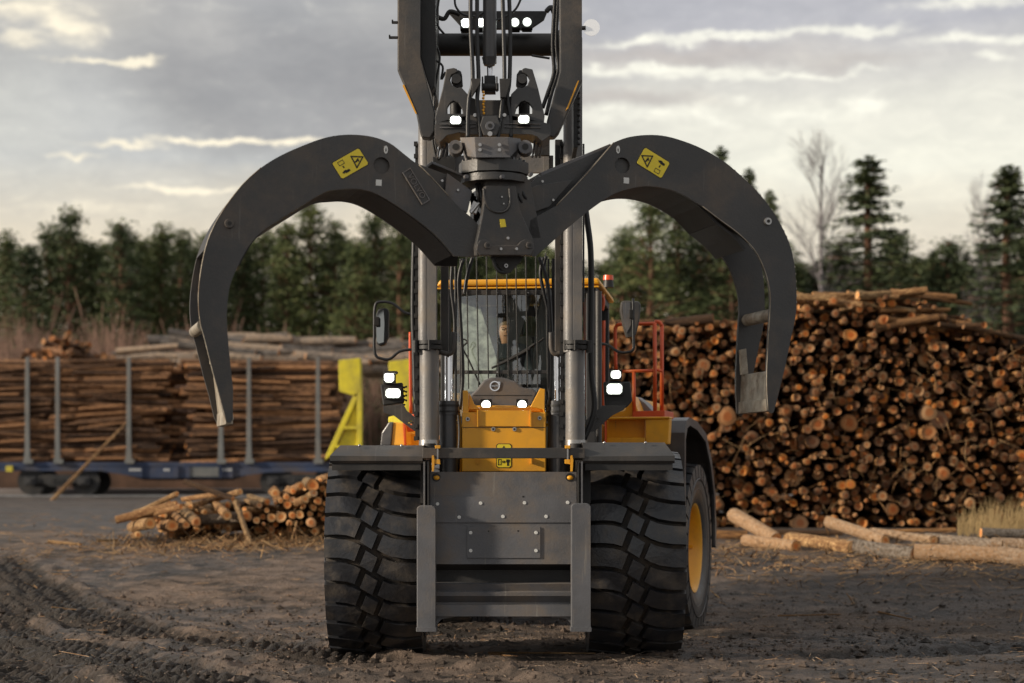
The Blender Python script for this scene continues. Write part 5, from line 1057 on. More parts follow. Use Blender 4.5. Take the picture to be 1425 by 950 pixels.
# ================================================================ LOGS
def log_mesh(name, r0, r1, L, mats, n=12, bend=0.0, knob=True, rnd=None):
    """a log along local X, centred, with its sawn ends as a second material and a 'ring' attribute from pith to bark"""
    rnd = rnd or R; seg = 5; vs = []; fs = []; mi = []; ring = []; sm = []
    ph = rnd.random() * 6; el = 1 + rnd.uniform(-.08, .08)
    for i in range(seg + 1):
        f = i / seg; r = r0 + (r1 - r0) * f; x = (f - .5) * L; oy = math.sin(f * math.pi) * bend; oz = math.sin(f * 5 + ph) * bend * 0.4
        for j in range(n):
            a = 2 * math.pi * j / n; rr = r * (1 + 0.05 * math.sin(3 * a + ph) + rnd.uniform(-.035, .035) * (1 if knob else 0)); vs.append((x, oy + math.cos(a) * rr * el, oz + math.sin(a) * rr / el)); ring.append(1.0)
    for i in range(seg):
        for j in range(n): fs.append((i * n + j, i * n + (j + 1) % n, (i + 1) * n + (j + 1) % n, (i + 1) * n + j)); mi.append(0); sm.append(True)
    if knob and bend != 0:
        for _ in range(7):
            f = rnd.uniform(.06, .94); a = rnd.random() * 6.28; r = r0 + (r1 - r0) * f; o = len(vs); kx = (f - .5) * L; k_ = rnd.uniform(.10, .2); kl = k_ * rnd.uniform(.25, .5)
            oy = math.sin(f * math.pi) * bend; oz = math.sin(f * 5 + ph) * bend * 0.4
            for q in range(5):
                b_ = 6.283 * q / 5; aa = a + math.sin(b_) * k_ * 1.2; vs.append((kx + math.cos(b_) * kl * .25, oy + math.cos(aa) * r * .96, oz + math.sin(aa) * r * .96)); ring.append(1.0)
            vs.append((kx, oy + math.cos(a) * r * (1 + k_), oz + math.sin(a) * r * (1 + k_))); ring.append(1.0)
            for q in range(5): fs.append((o + q, o + (q + 1) % 5, o + 5)); mi.append(0); sm.append(False)
    for e, base in ((0, 0), (1, seg * n)):
        o = len(vs); cx = sum(vs[base + j][1] for j in range(n)) / n; cz = sum(vs[base + j][2] for j in range(n)) / n; x = vs[base][0] + (rnd.uniform(-.01, .01))
        for j in range(n): vs.append(vs[base + j]); ring.append(1.0)
        for j in range(n): v = vs[base + j]; vs.append((x, cx + (v[1] - cx) * .5, cz + (v[2] - cz) * .5)); ring.append(0.5)
        vs.append((x, cx, cz)); ring.append(0.0)
        for j in range(n):
            q = (o + j, o + (j + 1) % n, o + n + (j + 1) % n, o + n + j); tt = (o + n + j, o + n + (j + 1) % n, o + 2 * n)
            if e == 0: q = q[::-1]; tt = tt[::-1]
            fs += [q, tt]; mi += [1, 1]; sm += [False, False]
    return vs, fs, mi, sm, ring
def to_mesh(name, parts, mats):
    vs, fs, mi, sm, ring = [], [], [], [], []
    for p in parts:
        o = len(vs); vs += p[0]; fs += [tuple(i + o for i in f) for f in p[1]]; mi += p[2]; sm += p[3]; ring += p[4]
    me = bpy.data.meshes.new(name); me.from_pydata(vs, [], fs)
    for m_ in mats: me.materials.append(m_)
    me.polygons.foreach_set('material_index', mi); me.polygons.foreach_set('use_smooth', sm)
    a = me.attributes.new('ring', 'FLOAT', 'POINT'); a.data.foreach_set('value', ring); me.update(); return me
def xf(part, mtx):
    return ([tuple(mtx @ Vector(v)) for v in part[0]],) + part[1:]
def mtx(p, d, roll, sc=(1, 1, 1)):
    d = Vector(d).normalized(); q = d.to_track_quat('X', 'Z').to_matrix().to_4x4()
    return Matrix.Translation(p) @ q @ Matrix.Rotation(roll, 4, 'X') @ Matrix.Diagonal((*sc, 1))
def place(name, me, mt, label, group, cat='log'):
    o = bpy.data.objects.new(name, me); COL.objects.link(o); o.matrix_world = mt
    return tag(o, label, cat, group)

# ---- the tall stack on the right: face towards the camera, logs running back
YS = 31.5; kS = F / YS
PB = [log_mesh('b', 1.0, R.uniform(.9, 1.06), 1.0, None, 12, 0, True) for _ in range(10)]
PM = [to_mesh('stacked_log', [(p[0], p[1], p[2], p[3], p[4])], [M['bark'], M['end']]) for p in PB]
def ztop(x):   # top outline of the stack, from the picture at the stack's own distance
    xs_ = [800, 840, 860, 925, 1000, 1060, 1108, 1135, 1200, 1240, 1300, 1340, 1380, 1425, 1500, 1600]
    y_ = [462, 456, 451, 447, 447, 442, 426, 418, 411, 409, 419, 436, 453, 467, 476, 488]
    px = 712.5 + x * kS; return CZ + (HY - np.interp(px, xs_, y_)) / kS
x_lo, x_hi = (800 - 712.5) / kS, (1590 - 712.5) / kS; gz0 = zg(0, YS)
cs = np.zeros((0, 3)); tries = 0
sizes = [R.uniform(.12, .165) for _ in range(16)] + [R.uniform(.085, .115) for _ in range(95)] + [R.uniform(.060, .085) for _ in range(520)] + [R.uniform(.042, .060) for _ in range(1500)] + [R.uniform(.028, .042) for _ in range(1500)]
out = []
for r in sizes:
    for _ in range(14 if r > .07 else 16):
        x = R.uniform(x_lo, x_hi); zt_ = ztop(x); z = gz0 + .02 + r + R.random() * (zt_ - gz0 - 2 * r)
        if r > .09 and R.random() < (z - gz0) / 5: continue
        if len(out):
            A = cs[:, 0] - x; B = cs[:, 1] - z
            if np.any(A * A + B * B < (cs[:, 2] + r) ** 2 * 0.90): continue
        cs = np.vstack([cs, [x, z, r]]); out.append((x, z, r)); break
out.sort(key=lambda c: -c[2])
def facepos(x, z): return YS + 0.25 * math.sin(x * .9) * .4 + R.uniform(-.28, .22) + max(0, (z - gz0 - 2.0)) * 0.10
vis = [c for c in out if 712.5 + c[0] * kS < 1430]; rest = [c for c in out if c not in set(vis[:300])]
def size_word(r): return 'very thick' if r > .115 else 'thick' if r > .09 else 'medium' if r > .075 else 'slim'
ORD = ['zeroth', 'first', 'second', 'third', 'fourth', 'fifth', 'sixth', 'seventh', 'eighth', 'ninth', 'tenth', 'eleventh', 'twelfth', 'thirteenth', 'fourteenth', 'fifteenth', 'sixteenth', 'seventeenth', 'eighteenth', 'nineteenth', 'twentieth'] + ['twenty-' + q for q in ('first', 'second', 'third', 'fourth', 'fifth', 'sixth', 'seventh', 'eighth', 'ninth')] + ['thirtieth'] + ['thirty-' + q for q in ('first', 'second', 'third', 'fourth', 'fifth', 'sixth', 'seventh', 'eighth', 'ninth')] + ['fortieth'] + ['forty-' + q for q in ('first', 'second', 'third', 'fourth', 'fifth', 'sixth', 'seventh', 'eighth', 'ninth')]
rows = {}
for c in vis[:296]: rows.setdefault(int((c[1] - gz0) / 0.36), []).append(c)
for rw, cl_ in rows.items():
    cl_.sort()
    for k, (x, z, r) in enumerate(cl_):
        L = R.uniform(3.6, 4.6); y = facepos(x, z); d = Vector((R.gauss(0, .05), 1, R.gauss(0, .03)))
        lab = f'{size_word(r)} log end, {ORD[rw + 1]} course of the tall stack, {ORD[k + 1]} large one from the left'
        place('stacked_log', R.choice(PM), mtx(Vector((x, y + L / 2, z)), d, R.random() * 6.28, (L, r, r)), lab, 'logs in the tall stack behind the loader')
parts = []
for c in rest:
    x, z, r = c; L = R.uniform(1.4, 2.6); y = facepos(x, z); parts.append(xf(R.choice(PB), mtx(Vector((x, y + L / 2, z)), (R.gauss(0, .04), 1, R.gauss(0, .03)), R.random() * 6.28, (L, r, r))))
# darker second layer that fills the gaps
for k in range(1100):
    x = R.uniform(x_lo, x_hi); z = gz0 + R.random() * (ztop(x) - gz0 - .1); r = R.uniform(.04, .08)
    parts.append(xf(R.choice(PB), mtx(Vector((x, YS + 1.0 + R.uniform(-.3, .3), z)), (R.gauss(0, .03), 1, R.gauss(0, .02)), R.random() * 6, (1.2, r, r))))
o = bpy.data.objects.new('stacked_logs', to_mesh('stacked_logs', parts, [M['bark'], M['end']])); COL.objects.link(o)
tag(o, 'the many thinner logs packed between the larger ones of the tall stack', 'log pile', None, 'stuff')
# crosswise logs on top of the stack
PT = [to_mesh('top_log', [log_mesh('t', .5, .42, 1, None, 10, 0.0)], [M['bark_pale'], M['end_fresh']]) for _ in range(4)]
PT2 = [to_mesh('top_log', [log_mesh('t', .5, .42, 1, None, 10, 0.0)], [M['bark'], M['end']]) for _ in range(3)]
top = []
for k in range(34):
    px = R.uniform(1118, 1300); py = R.uniform(408, 448) + max(0, px - 1255) * 0.28; top.append((px, py, R.uniform(.5, 1.5), R.uniform(.06, .14), R.gauss(0, .12) - .02))
for k in range(24):
    px = R.uniform(1270, 1440); py = 432 + (px - 1270) * .23 + R.uniform(0, 20); top.append((px, py, R.uniform(.5, 1.3), R.uniform(.06, .12), R.gauss(-.12, .10)))
for k in range(9):
    px = R.uniform(842, 1020); py = R.uniform(449, 462); top.append((px, py, R.uniform(.7, 1.6), R.uniform(.10, .20), R.gauss(0, .08)))
top += [(1180, 414, 1.7, .17, .05), (1240, 409, 1.2, .14, .10), (1160, 424, 1.5, .17, 0.0), (1215, 430, 1.6, .15, .02), (1285, 410, 1.1, .13, -.08), (1305, 416, 1.2, .09, -.12)]
top.sort(); ORD += ['fiftieth'] + ['fifty-' + q for q in ORD[1:10]] + ['sixtieth'] + ['sixty-' + q for q in ORD[1:10]] + ['seventieth'] + ['seventy-' + q for q in ORD[1:10]] + ['eightieth'] + ['eighty-' + q for q in ORD[1:10]] + ['ninetieth'] + ['ninety-' + q for q in ORD[1:10]]; ORD += ['hundredth'] + ['hundred-and-' + q for q in ORD[1:100]]
for i, (px, py, L, dm, tl) in enumerate(top):
    Yt = YS + R.uniform(-.1, .7); p = W(px, py, Yt); d = Vector((1, R.gauss(0, .28), tl))
    is_pale = py < 436 and px < 1260  # paler wood for the higher logs towards the left
    lab = f"{'pale' if is_pale else 'brown'} crosswise log on the tall stack's top, {ORD[i + 1]} from its left end"
    place('top_log', R.choice(PT if is_pale else PT2), mtx(p, d, R.random() * 6, (L, dm, dm)), lab, 'logs lying crosswise on the tall stack')
# branches and bark strips hanging in the face of the stack
mb = MB()
for k in range(260):
    px = R.uniform(850, 1430); py = R.uniform(470, 735); p = W(px, py, YS - .35 + R.uniform(-.05, .25)); d = Vector((R.gauss(0, 1), R.gauss(0, .4), R.gauss(-.3, .6))).normalized() * R.uniform(.12, .55); b2 = d.cross(Vector((0, 1, 0))) * R.uniform(-.1, .1)
    mb.tube([p, p + d * .5 + b2, p + d], R.uniform(.002, .0055), 4, sub=1)
o = obj('branch_litter', mb, M['bark_pale']); tag(o, 'thin broken branches and bark strips caught in the log stack', 'branches', None, 'stuff')

# ---- logs lying in front of the stack
PF = [to_mesh('fallen_log', [log_mesh('f', .5, R.uniform(.42, .5), 1, None, 16, R.uniform(-.03, .03))], [M['birch'], M['end_fresh']]) for _ in range(5)]
PFb = to_mesh('fallen_log', [log_mesh('f', .5, .44, 1, None, 16, .02)], [M['bark_pale'], M['end_fresh']])
PFr = to_mesh('fallen_log', [log_mesh('f', .5, .5, 1, None, 14, 0)], [M['bark'], M['end']])
def seglog(name, me, a, b, dpx, Ya, Yb, label, group):
    Yb = Yrow(b[1] + dpx * .42); Ya = Yrow(a[1] + dpx * .42) if abs(a[1] - b[1]) < 16 else Yb + 1.0
    if b[1] < 745: Ya = Yb = min(29.5, Yb)
    pa, pb = W(*a, Ya), W(*b, Yb); L = (pb - pa).length; dm = dpx / F * (Ya + Yb) / 2
    return place(name, me, mtx((pa + pb) / 2, pb - pa, R.random() * 6, (L, dm, dm)), label, group)
G_ = 'logs lying on the mud before the stack'
for me_, a, b, d, Ya, Yb, lab in (
    (PF[0], (1020, 716), (1080, 750), 20, 25.4, 26.4, 'thick pale log leaning up at the left, its end raised towards the tyre'),
    (PF[1], (1038, 752), (1108, 760), 19, 24.6, 24.2, 'knotty pale log piece lying left of the flaking orange one'),
    (PFb, (1098, 750), (1187, 762), 21, 24.0, 23.6, 'flaking orange-barked log in the front row of lying logs'),
    (PF[2], (1182, 760), (1272, 771), 21, 24.0, 23.5, 'blotchy log with a dark notch, right of the flaking orange log'),
    (PF[3], (1272, 769), (1392, 773), 24, 23.1, 22.9, 'thick smooth pale log in the front row near the dry grass'),
    (PF[4], (1390, 772), (1470, 779), 25, 22.7, 22.5, 'pale log at the right end of the front row'),
    (PF[0], (1153, 726), (1232, 752), 18, 25.6, 24.6, 'pale log resting aslant with a hollow dark end'),
    (PF[2], (1215, 741), (1300, 752), 15, 25.4, 25.0, 'thin reddish pale log behind the smooth thick log'),
    (PF[1], (1290, 749), (1390, 758), 16, 25.1, 24.5, 'pale grey log behind the smooth thick log, right of the thin reddish one'),
    (PF[3], (1365, 741), (1450, 744), 15, 25.6, 25.4, 'pale log lying at the foot of the dry grass'),
    (PF[4], (1380, 757), (1470, 760), 18, 24.4, 24.2, 'whitish log just behind the right end of the front row'),
    (PFr, (975, 744), (1040, 745), 14, 26.5, 26.2, 'dark brown log on the ground just right of the rear tyre'),
    (PFr, (1078, 741), (1172, 742), 8, 27.5, 27.2, 'long thin brown log at the foot of the stack behind the raised pale log'),
    (PFr, (1240, 740), (1330, 738), 8, 28.5, 28.2, 'thin brown log at the foot of the stack behind the row')):
    seglog('fallen_log', me_, a, b, d, Ya, Yb, lab, G_)

# ---- small heap on the left
PH = [to_mesh('heap_log', [log_mesh('h', .5, R.uniform(.42, .5), 1, None, 14, R.uniform(-.04, .04))], [M['bark_pale'], M['end_fresh']]) for _ in range(6)]
PHd = [to_mesh('heap_log', [log_mesh('h', .5, .46, 1, None, 14, .02)], [M['bark'], M['end_fresh']]) for _ in range(3)]
GH = 'logs of the small heap left of the loader'
YH = 24.0
YH = 27.0
heap = [ # near end (px, py), far/other end, diameter px, Y near, Y far, dark?, words
    ((246, 702), (162, 723), 12, 23.8, 23.9, 0, 'longest pale log on the left of the heap, pointing left'), ((252, 705), (192, 720), 8, 23.6, 24.0, 0, 'thin pale stick under the longest log'),
    ((209, 728), (184, 733), 17, 23.4, 24.3, 0, 'bright log with a round orange end at the heap\'s left foot'), ((192, 744), (186, 745), 11, 23.2, 24.2, 0, 'smallest round log end at the lowest left of the heap'),
    ((240, 731), (225, 731), 17, 23.4, 24.6, 0, 'round log end second from the left foot of the heap'), ((259, 730), (243, 716), 11, 23.5, 24.6, 0, 'short log sloping forward beside the second round end'),
    ((273, 726), (256, 712), 15, 23.5, 24.6, 0, 'log with orange end right of the short sloping one'), ((246, 687), (225, 697), 8, 23.8, 24.0, 0, 'forked pale stick at the top left of the heap'),
    ((236, 700), (212, 706), 7, 24.2, 24.5, 0, 'thin pale stick behind the longest log'), ((316, 717), (300, 701), 14, 23.5, 24.6, 0, 'stout pale log pointing at the camera in the middle of the heap'),
    ((257, 670), (302, 686), 8, 24.3, 24.0, 1, 'reddish log jutting up and left from the top of the heap'), ((334, 684), (303, 694), 9, 23.9, 24.4, 0, 'bright log across the top of the heap, end to the right'),
    ((300, 688), (272, 692), 8, 24.2, 24.6, 0, 'pale log across the middle top of the heap'), ((327, 696), (350, 760), 8, 23.9, 22.9, 0, 'thin log leaning down to the mud in front of the heap'),
    ((346, 718), (290, 723), 17, 23.9, 24.2, 2, 'grey weathered log lying flat under the heap'), ((265, 705), (290, 697), 9, 24.1, 24.6, 0, 'pale log lying aslant behind the middle of the heap'),
    ((285, 712), (262, 700), 9, 24.0, 24.8, 0, 'slim pale log sloping forward in the heap, middle'), ((340, 708), (368, 712), 8, 23.9, 24.4, 0, 'slim pale log pointing right from the middle'),
    ((343, 717), (338, 716), 14, 23.8, 25.0, 1, 'deep orange log end right of the leaning thin log'), ((357, 724), (352, 723), 10, 23.8, 25.0, 0, 'small pale end below the deep orange one'),
    ((367, 729), (363, 728), 6, 23.8, 25.0, 0, 'tiny log end low in the middle of the heap'), ((378, 720), (374, 719), 13, 23.8, 25.2, 2, 'grey round end beside its twin, lower right of the heap'), ((391, 719), (387, 718), 16, 23.8, 25.2, 2, 'larger grey round end, lower right of the heap'),
    ((403, 728), (400, 727), 10, 23.8, 25.2, 1, 'orange-red end at the foot of the right part'), ((407, 717), (403, 715), 11, 23.8, 25.2, 0, 'pale end right of the larger grey one'), ((417, 716), (412, 714), 12, 23.8, 25.2, 0, 'warm brown end under the tilted logs'),
    ((433, 727), (430, 726), 15, 23.8, 25.2, 0, 'big pale end at the right foot of the heap'), ((425, 694), (395, 706), 12, 23.8, 24.4, 0, 'tilted pale log on the right part, end to the right'), ((437, 686), (415, 698), 11, 23.9, 24.6, 0, 'tilted slim log above the right part'),
    ((418, 676), (390, 690), 12, 24.0, 24.6, 0, 'pale tilted log near the top of the right part'), ((435, 675), (428, 672), 18, 23.9, 25.2, 0, 'largest log end at the upper right of the heap'), ((457, 663), (446, 666), 9, 24.0, 24.6, 0, 'pale log at the very top right of the heap'),
    ((383, 686), (380, 684), 14, 24.2, 25.4, 1, 'dark orange end in the back of the heap'), ((372, 698), (352, 692), 9, 24.2, 24.8, 0, 'slim knotty log behind the centre'), ((361, 703), (345, 698), 9, 24.1, 24.8, 0, 'slim knotty log, centre right'),
    ((400, 702), (396, 700), 12, 24.0, 25.2, 0, 'pale end above the grey twins'), ((407, 695), (403, 693), 9, 24.0, 25.2, 0, 'small pale end above and right of the grey twins'), ((446, 668), (472, 655), 8, 24.2, 24.8, 0, 'thin pale log sloping up behind the left tyre')]
for a, b, d, Ya, Yb, k, lab in heap:
    Ya *= 1.125; Yb *= 1.125
    pa, pb = W(*a, Ya), W(*b, Yb); 
    if (pb - pa).length < 0.9: pb = pa + (pb - pa).normalized() * 0.95
    L = (pb - pa).length; dm = d / F * Ya
    me_ = R.choice(PH) if k == 0 else R.choice(PHd) if k == 1 else PF[0]
    place('heap_log', me_, mtx((pa + pb) / 2, pb - pa, R.random() * 6, (L, dm, dm)), lab + ('' if 'heap' in lab else ', in the small heap'), GH)
# remaining ends, packed below the outline of the heap
taken = [((a[0]), (a[1]), d / 2) for a, b, d, *_ in heap]
hx = [365, 385, 400, 420, 440, 475, 560]; hy = [700, 690, 680, 670, 662, 650, 640]
n_ = 0; fill = []
for k in range(1500):
    px = R.uniform(362, 520); py = R.uniform(645, 736); r = R.uniform(3.2, 6.2)
    if py - r < np.interp(px, hx, hy): continue
    if any((px - a) ** 2 + (py - b) ** 2 < (r + c) ** 2 * .9 for a, b, c in taken): continue
    taken.append((px, py, r)); p = W(px, py, 27.1 + R.uniform(-.1, .25)); L = 1.6; dm = 2 * r / F * 27
    if px < 470:
        d = Vector((R.gauss(-.1, .1), 1, R.gauss(0, .05))).normalized()
        place('heap_log', R.choice(PH + PHd), mtx(p + d * L / 2, d, R.random() * 6, (L, dm, dm)), f'filler', GH); n_ += 1; fill.append(bpy.context.scene.collection.objects[-1])
GF = []
for k in range(95):      # logs deeper in the heap and half sunk beneath it
    px = R.uniform(222, 470); lo_ = 747; hi_ = np.interp(px, [200, 225, 260, 330, 370, 420, 470], [735, 716, 700, 694, 698, 676, 662]); py = R.uniform(hi_ + 4, lo_)
    Yq = (27.5 if py < 736 else 27.0) + R.uniform(.1, .7); p = W(px, py, Yq); d = Vector((R.gauss(.25, .35), 1, R.gauss(0, .06))).normalized(); dm = R.uniform(7, 13) / F * 27
    GF.append(place('heap_log', R.choice(PH + PHd), mtx(p + d * .5, d, R.random() * 6, (1.5, dm, dm)), '', GH))
GF.sort(key=lambda o: o.location.x)
for k, o in enumerate(GF): o['label'] = f'log deeper in the small heap behind the front ones, {ORD[k + 1]} from the left'
fill.sort(key=lambda o: o.location.x)
for k, o in enumerate(fill): o['label'] = f'small round log end, {ORD[k + 1]} from the left in the right part of the heap'
mb = MB()      # trampled bark and brush under the heap
def sticks(mb, n, fx, fy, l0, l1, r0, r1, flat=0.25, m=0):
    for _ in range(n):
        x, y = fx(), fy(); L = R.uniform(l0, l1); a = R.random() * 6.28; z = ground_z(x, y) + R.uniform(0, .012); d = Vector((math.cos(a), math.sin(a), R.gauss(0, flat) * .4)) * L / 2
        p = Vector((x, y, z + abs(d.z))); w_ = R.uniform(r0, r1); s_ = Vector((-math.sin(a), math.cos(a), 0)) * w_; u = Vector((0, 0, w_ * .55))
        mb.add([p - d - s_, p - d + s_, p - d + u, p + d - s_ * .6, p + d + s_ * .6, p + d + u * .8], [(0, 1, 4, 3), (1, 2, 5, 4), (2, 0, 3, 5), (0, 2, 1), (3, 4, 5)], m)
hY = lambda: R.uniform(21.5, 25.0)
sticks(mb, 900, lambda: R.gauss(-3.6, 1.0), lambda: R.gauss(26.0, .7), .05, .35, .004, .012, 1.0)
sticks(mb, 1500, lambda: R.uniform(2.2, 8), lambda: 24.4 + R.gauss(0, 1.3), .04, .30, .004, .014, .6)
sticks(mb, 300, lambda: R.uniform(-10, -2), lambda: R.uniform(27, 38), .05, .3, .006, .014, .3)
sticks(mb, 500, lambda: R.gauss(-5.2, 1.0), lambda: R.gauss(25.5, 1.4), .04, .25, .004, .012, .5)
o = obj('bark_litter', mb, M['bark_pale']); tag(o, 'pale bark, twigs and splinters trodden into the mud round the logs', 'litter', None, 'stuff')
mb = MB(); sticks(mb, 4600, lambda: R.uniform(-6.5, 6.5), lambda: 12.8 + 10 * R.random() ** .8, .012, .10, .0025, .007, .4)
sticks(mb, 60, lambda: R.uniform(-5, 6), lambda: R.uniform(13, 21), .2, .5, .003, .008, .1)
o = obj('wood_chips', mb, M['birch']); tag(o, 'pale wood chips and slivers scattered over the mud', 'wood chips', None, 'stuff')
mb = MB()
for _ in range(8000):
    y = 12.3 + 9.5 * R.random() ** 1.1; x = R.uniform(-.34, .34) * y; r = R.uniform(.006, .022) * (1 + (R.random() < .06) * 1.5); z = ground_z(x, y); c = Vector((x, y, z + r * .2))
    vs = [c + Vector((R.uniform(.7, 1.3) * r * a, R.uniform(.7, 1.3) * r * b, R.uniform(.5, .9) * r * c_)) for a, b, c_ in ((1, 0, 0), (-1, 0, 0), (0, 1, 0), (0, -1, 0), (0, 0, 1), (.2, .2, -1))]
    mb.add(vs, [(0, 2, 4), (2, 1, 4), (1, 3, 4), (3, 0, 4), (2, 0, 5), (1, 2, 5), (3, 1, 5), (0, 3, 5)])
o = obj('mud_clods', mb, M['mud']); tag(o, 'crumbs and clods of dark mud on the yard', 'mud clods', None, 'stuff')
# single sticks one can pick out
PW = to_mesh('stick', [log_mesh('w', .5, .3, 1, None, 7, .03)], [M['bark_pale'], M['end_fresh']])
for a, b, d, Yy, lab in (((68, 755), (112, 759), 6, 23.2, 'pale short pole lying alone on the mud left of the heap'), ((350, 757), (400, 763), 3, 22.7, 'long thin twig lying right of the leaning log'), ((680, 911), (828, 915), 3, 15.6, 'long split stick lying on the mud between the front tyres'), ((682, 912), (720, 917), 4, 15.5, 'short splinter beside the long split stick'),
    ((1083, 862), (1170, 858), 2.5, 17.8, 'thin straight stick on the mud right of the loader'), ((72, 847), (135, 846), 2, 18.2, 'thin reddish stick on the wheel track at the left'), ((1222, 856), (1268, 864), 3, 17.7, 'whitish stick on the dark mud at the right'), ((945, 885), (1000, 887), 2.5, 16.6, 'straw-coloured stick beside the right tyres'), ((135, 753), (163, 752), 5, 23.4, 'crumbling pale branch left of the heap')):
    Yy = Yrow(a[1] + 2); pa, pb = W(*a, Yy), W(*b, Yrow(b[1] + 2)); pa.z = ground_z(pa.x, pa.y) + .015; pb.z = ground_z(pb.x, pb.y) + .015; dm = d / F * Yy
    place('stick', PW, mtx((pa + pb) / 2, pb - pa, 0, ((pb - pa).length, dm, dm)), lab, 'single sticks on the mud', 'stick')
mb = MB(); p = W(1187, 842, Yrow(846)); p.z = ground_z(p.x, p.y)
for k in range(7): mb.cyl(p + Vector((R.uniform(-.05, .05), 0, 0)), p + Vector((R.uniform(-.09, .05), R.uniform(-.03, .03), R.uniform(.04, .13))), .014, .003, 5, smooth=False)
tag(obj('wood_stub', mb, M['birch']), 'jagged pale stub of broken wood sticking up from the mud at the right', 'wood stub')
# dry grass at the right
mb = MB()
for _ in range(420):
    px = R.uniform(1332, 1470); y = R.uniform(27.5, 30.0); x = (px - 712.5) / F * y; z = zg(x, y); h = R.uniform(.25, .62) * (0.6 + .4 * min(1, (px - 1325) / 40)); ln = R.gauss(.06, .08); w_ = .005
    p = [Vector((x, y, z)), Vector((x + ln * .3, y, z + h * .55)), Vector((x + ln, y + R.gauss(0, .05), z + h))]
    mb.add([p[0] - Vector((w_, 0, 0)), p[0] + Vector((w_, 0, 0)), p[1] - Vector((w_, 0, 0)), p[1] + Vector((w_, 0, 0)), p[2]], [(0, 1, 3, 2), (2, 3, 4)])
M['straw'] = mat('dry_grass_straw', (0.42, 0.29, 0.13), .8, var=.3, vscale=4)
tag(obj('dry_grass', mb, M['straw']), 'tuft of tall dry straw-coloured grass before the stack', 'grass', None, 'stuff')
# ================================================================ RAILWAY WAGON AND ITS LOAD
YT = 56.0; TP = FP(YT); railz = CZ + (HY - 689) / F * YT
wg = thing('railway_wagon', 'long blue flat timber wagon loaded with logs between grey upright stakes', 'railway wagon', W(235, 689, YT))
def wpn(name, pts, d0, d1, m, parent=None, bv=0.0, label=None):
    mb = MB(); mb.prism(TP, TP.poly(pts, d0), d0, d1); return obj(name, mb, m, parent or wg, bv, label)
wpn('deck', [(-90, 643), (482, 643), (482, 648), (-90, 648)], -0.02, 2.7, M['bluesteel'])
wpn('side_sill', [(-90, 648.2), (482, 648.2), (482, 656), (372, 657), (330, 663), (318, 665), (200, 665), (188, 663), (140, 655), (-90, 655)], 0.0, 0.12, M['bluesteel'])
wpn('centre_sill', [(140, 650), (372, 650), (318, 668), (200, 668)], 0.8, 1.6, M['deep'])
for x in (196, 246, 262, 306, 322): wpn('sill_rib', [(x, 648.5), (x + 2, 648.5), (x + 2, 665), (x, 665)], -.06, 0.0, M['bluesteel'])
for x0, x1 in ((262, 304),): wpn('sill_plate', [(x0, 650), (x1, 650), (x1, 663), (x0, 663)], -.03, 0.0, M['stake'])
for x, tx in ((188, 'xxxx'), (318, 'xxx'), (236, 'xx')): 
    for k in range(len(tx)): wpn('stencil_mark', [(x - 8 + k * 4.5, 652), (x - 5 + k * 4.5, 652), (x - 5 + k * 4.5, 655), (x - 8 + k * 4.5, 655)], -.012, -0.004 if True else 0, M['white'])
wm = MB(); wm.cyl((0, 0, 0), (0, .13, 0), .42, n=28); wm.cyl((0, -.05, 0), (0, 0, 0), .14, n=14)
for k in range(3):
    pass
WM = wm.mesh('wagon_wheel', [M['deep']])
for cx in (80, 418):
    bg = wpn('bogie', [(cx - 44, 668), (cx - 30, 664), (cx - 16, 660), (cx + 16, 660), (cx + 30, 664), (cx + 44, 668), (cx + 44, 673), (cx + 20, 672), (cx + 10, 677), (cx - 10, 677), (cx - 20, 672), (cx - 44, 673)], -.05, .12, M['deep'], bv=.01)
    for x in (cx - 37.5, cx + 37.5):
        for dy in (.14, 1.65):
            w_ = bpy.data.objects.new('wagon_wheel', WM); COL.objects.link(w_); w_.parent = bg; w_.location = W(x, 669.2, YT) + Vector((0, dy, 0)) - wg.location
        mb = MB(); c = W(x, 669, YT - .06); mb.box(c, (.34, .12, .26)); mb.box(c - Vector((0, .07, 0)), (.16, .04, .16)); obj('axle_box', mb, M['fdark'], bg, .02)
    mb = MB()
    for k in (-8, -3, 3, 8): mb.tube([W(cx + k, 664 + i, YT - .02) + Vector((math.cos(i * 1.6) * .06, math.sin(i * 1.6) * .06, 0)) for i in range(9)], .018, 5, sub=2)
    obj('spring_set', mb, M['deep'], bg)
wpn('lamp_bracket', [(8, 648), (17, 648), (17, 656), (8, 656)], -.1, 0, M['lime'])
for x in (39, 81, 180, 308, 347, 443, -30):
    s_ = MB(); s_.prism(TP, TP.poly([(x - 2.6, 497), (x + 2.6, 497), (x + 3.2, 620), (x + 4.5, 642), (x - 4.5, 642), (x - 3.2, 620)]), -.10, -.02) if x != 308 else s_.prism(TP, TP.poly([(x - 2.4, 575), (x + 2.4, 575), (x + 4, 642), (x - 4, 642)]), -.10, -.02)
    st_ = obj('stake', s_, M['stake'], wg, .01)
    wpn('stake_foot', [(x - 7, 639), (x + 7, 639), (x + 6, 645), (x - 6, 645)], -.14, 0, M['stake'])
    if x not in (308,):
        mb = MB(); a = W(x, 505, YT); mb.box(a + Vector((0, 2.68, -1.3)), (.1, .08, 3.1)); obj('stake', mb, M['stake'], wg)
PG = [to_mesh('wagon_log', [log_mesh('g', .5, R.uniform(.36, .48), 1, None, 8, R.uniform(-.08, .08))], [M['bark_red'], M['end']]) for _ in range(6)]
GW = 'logs loaded on the railway wagon'; wn = 0; rest = []
PGb = [log_mesh('g', .5, .42, 1, None, 7, .05) for _ in range(4)]
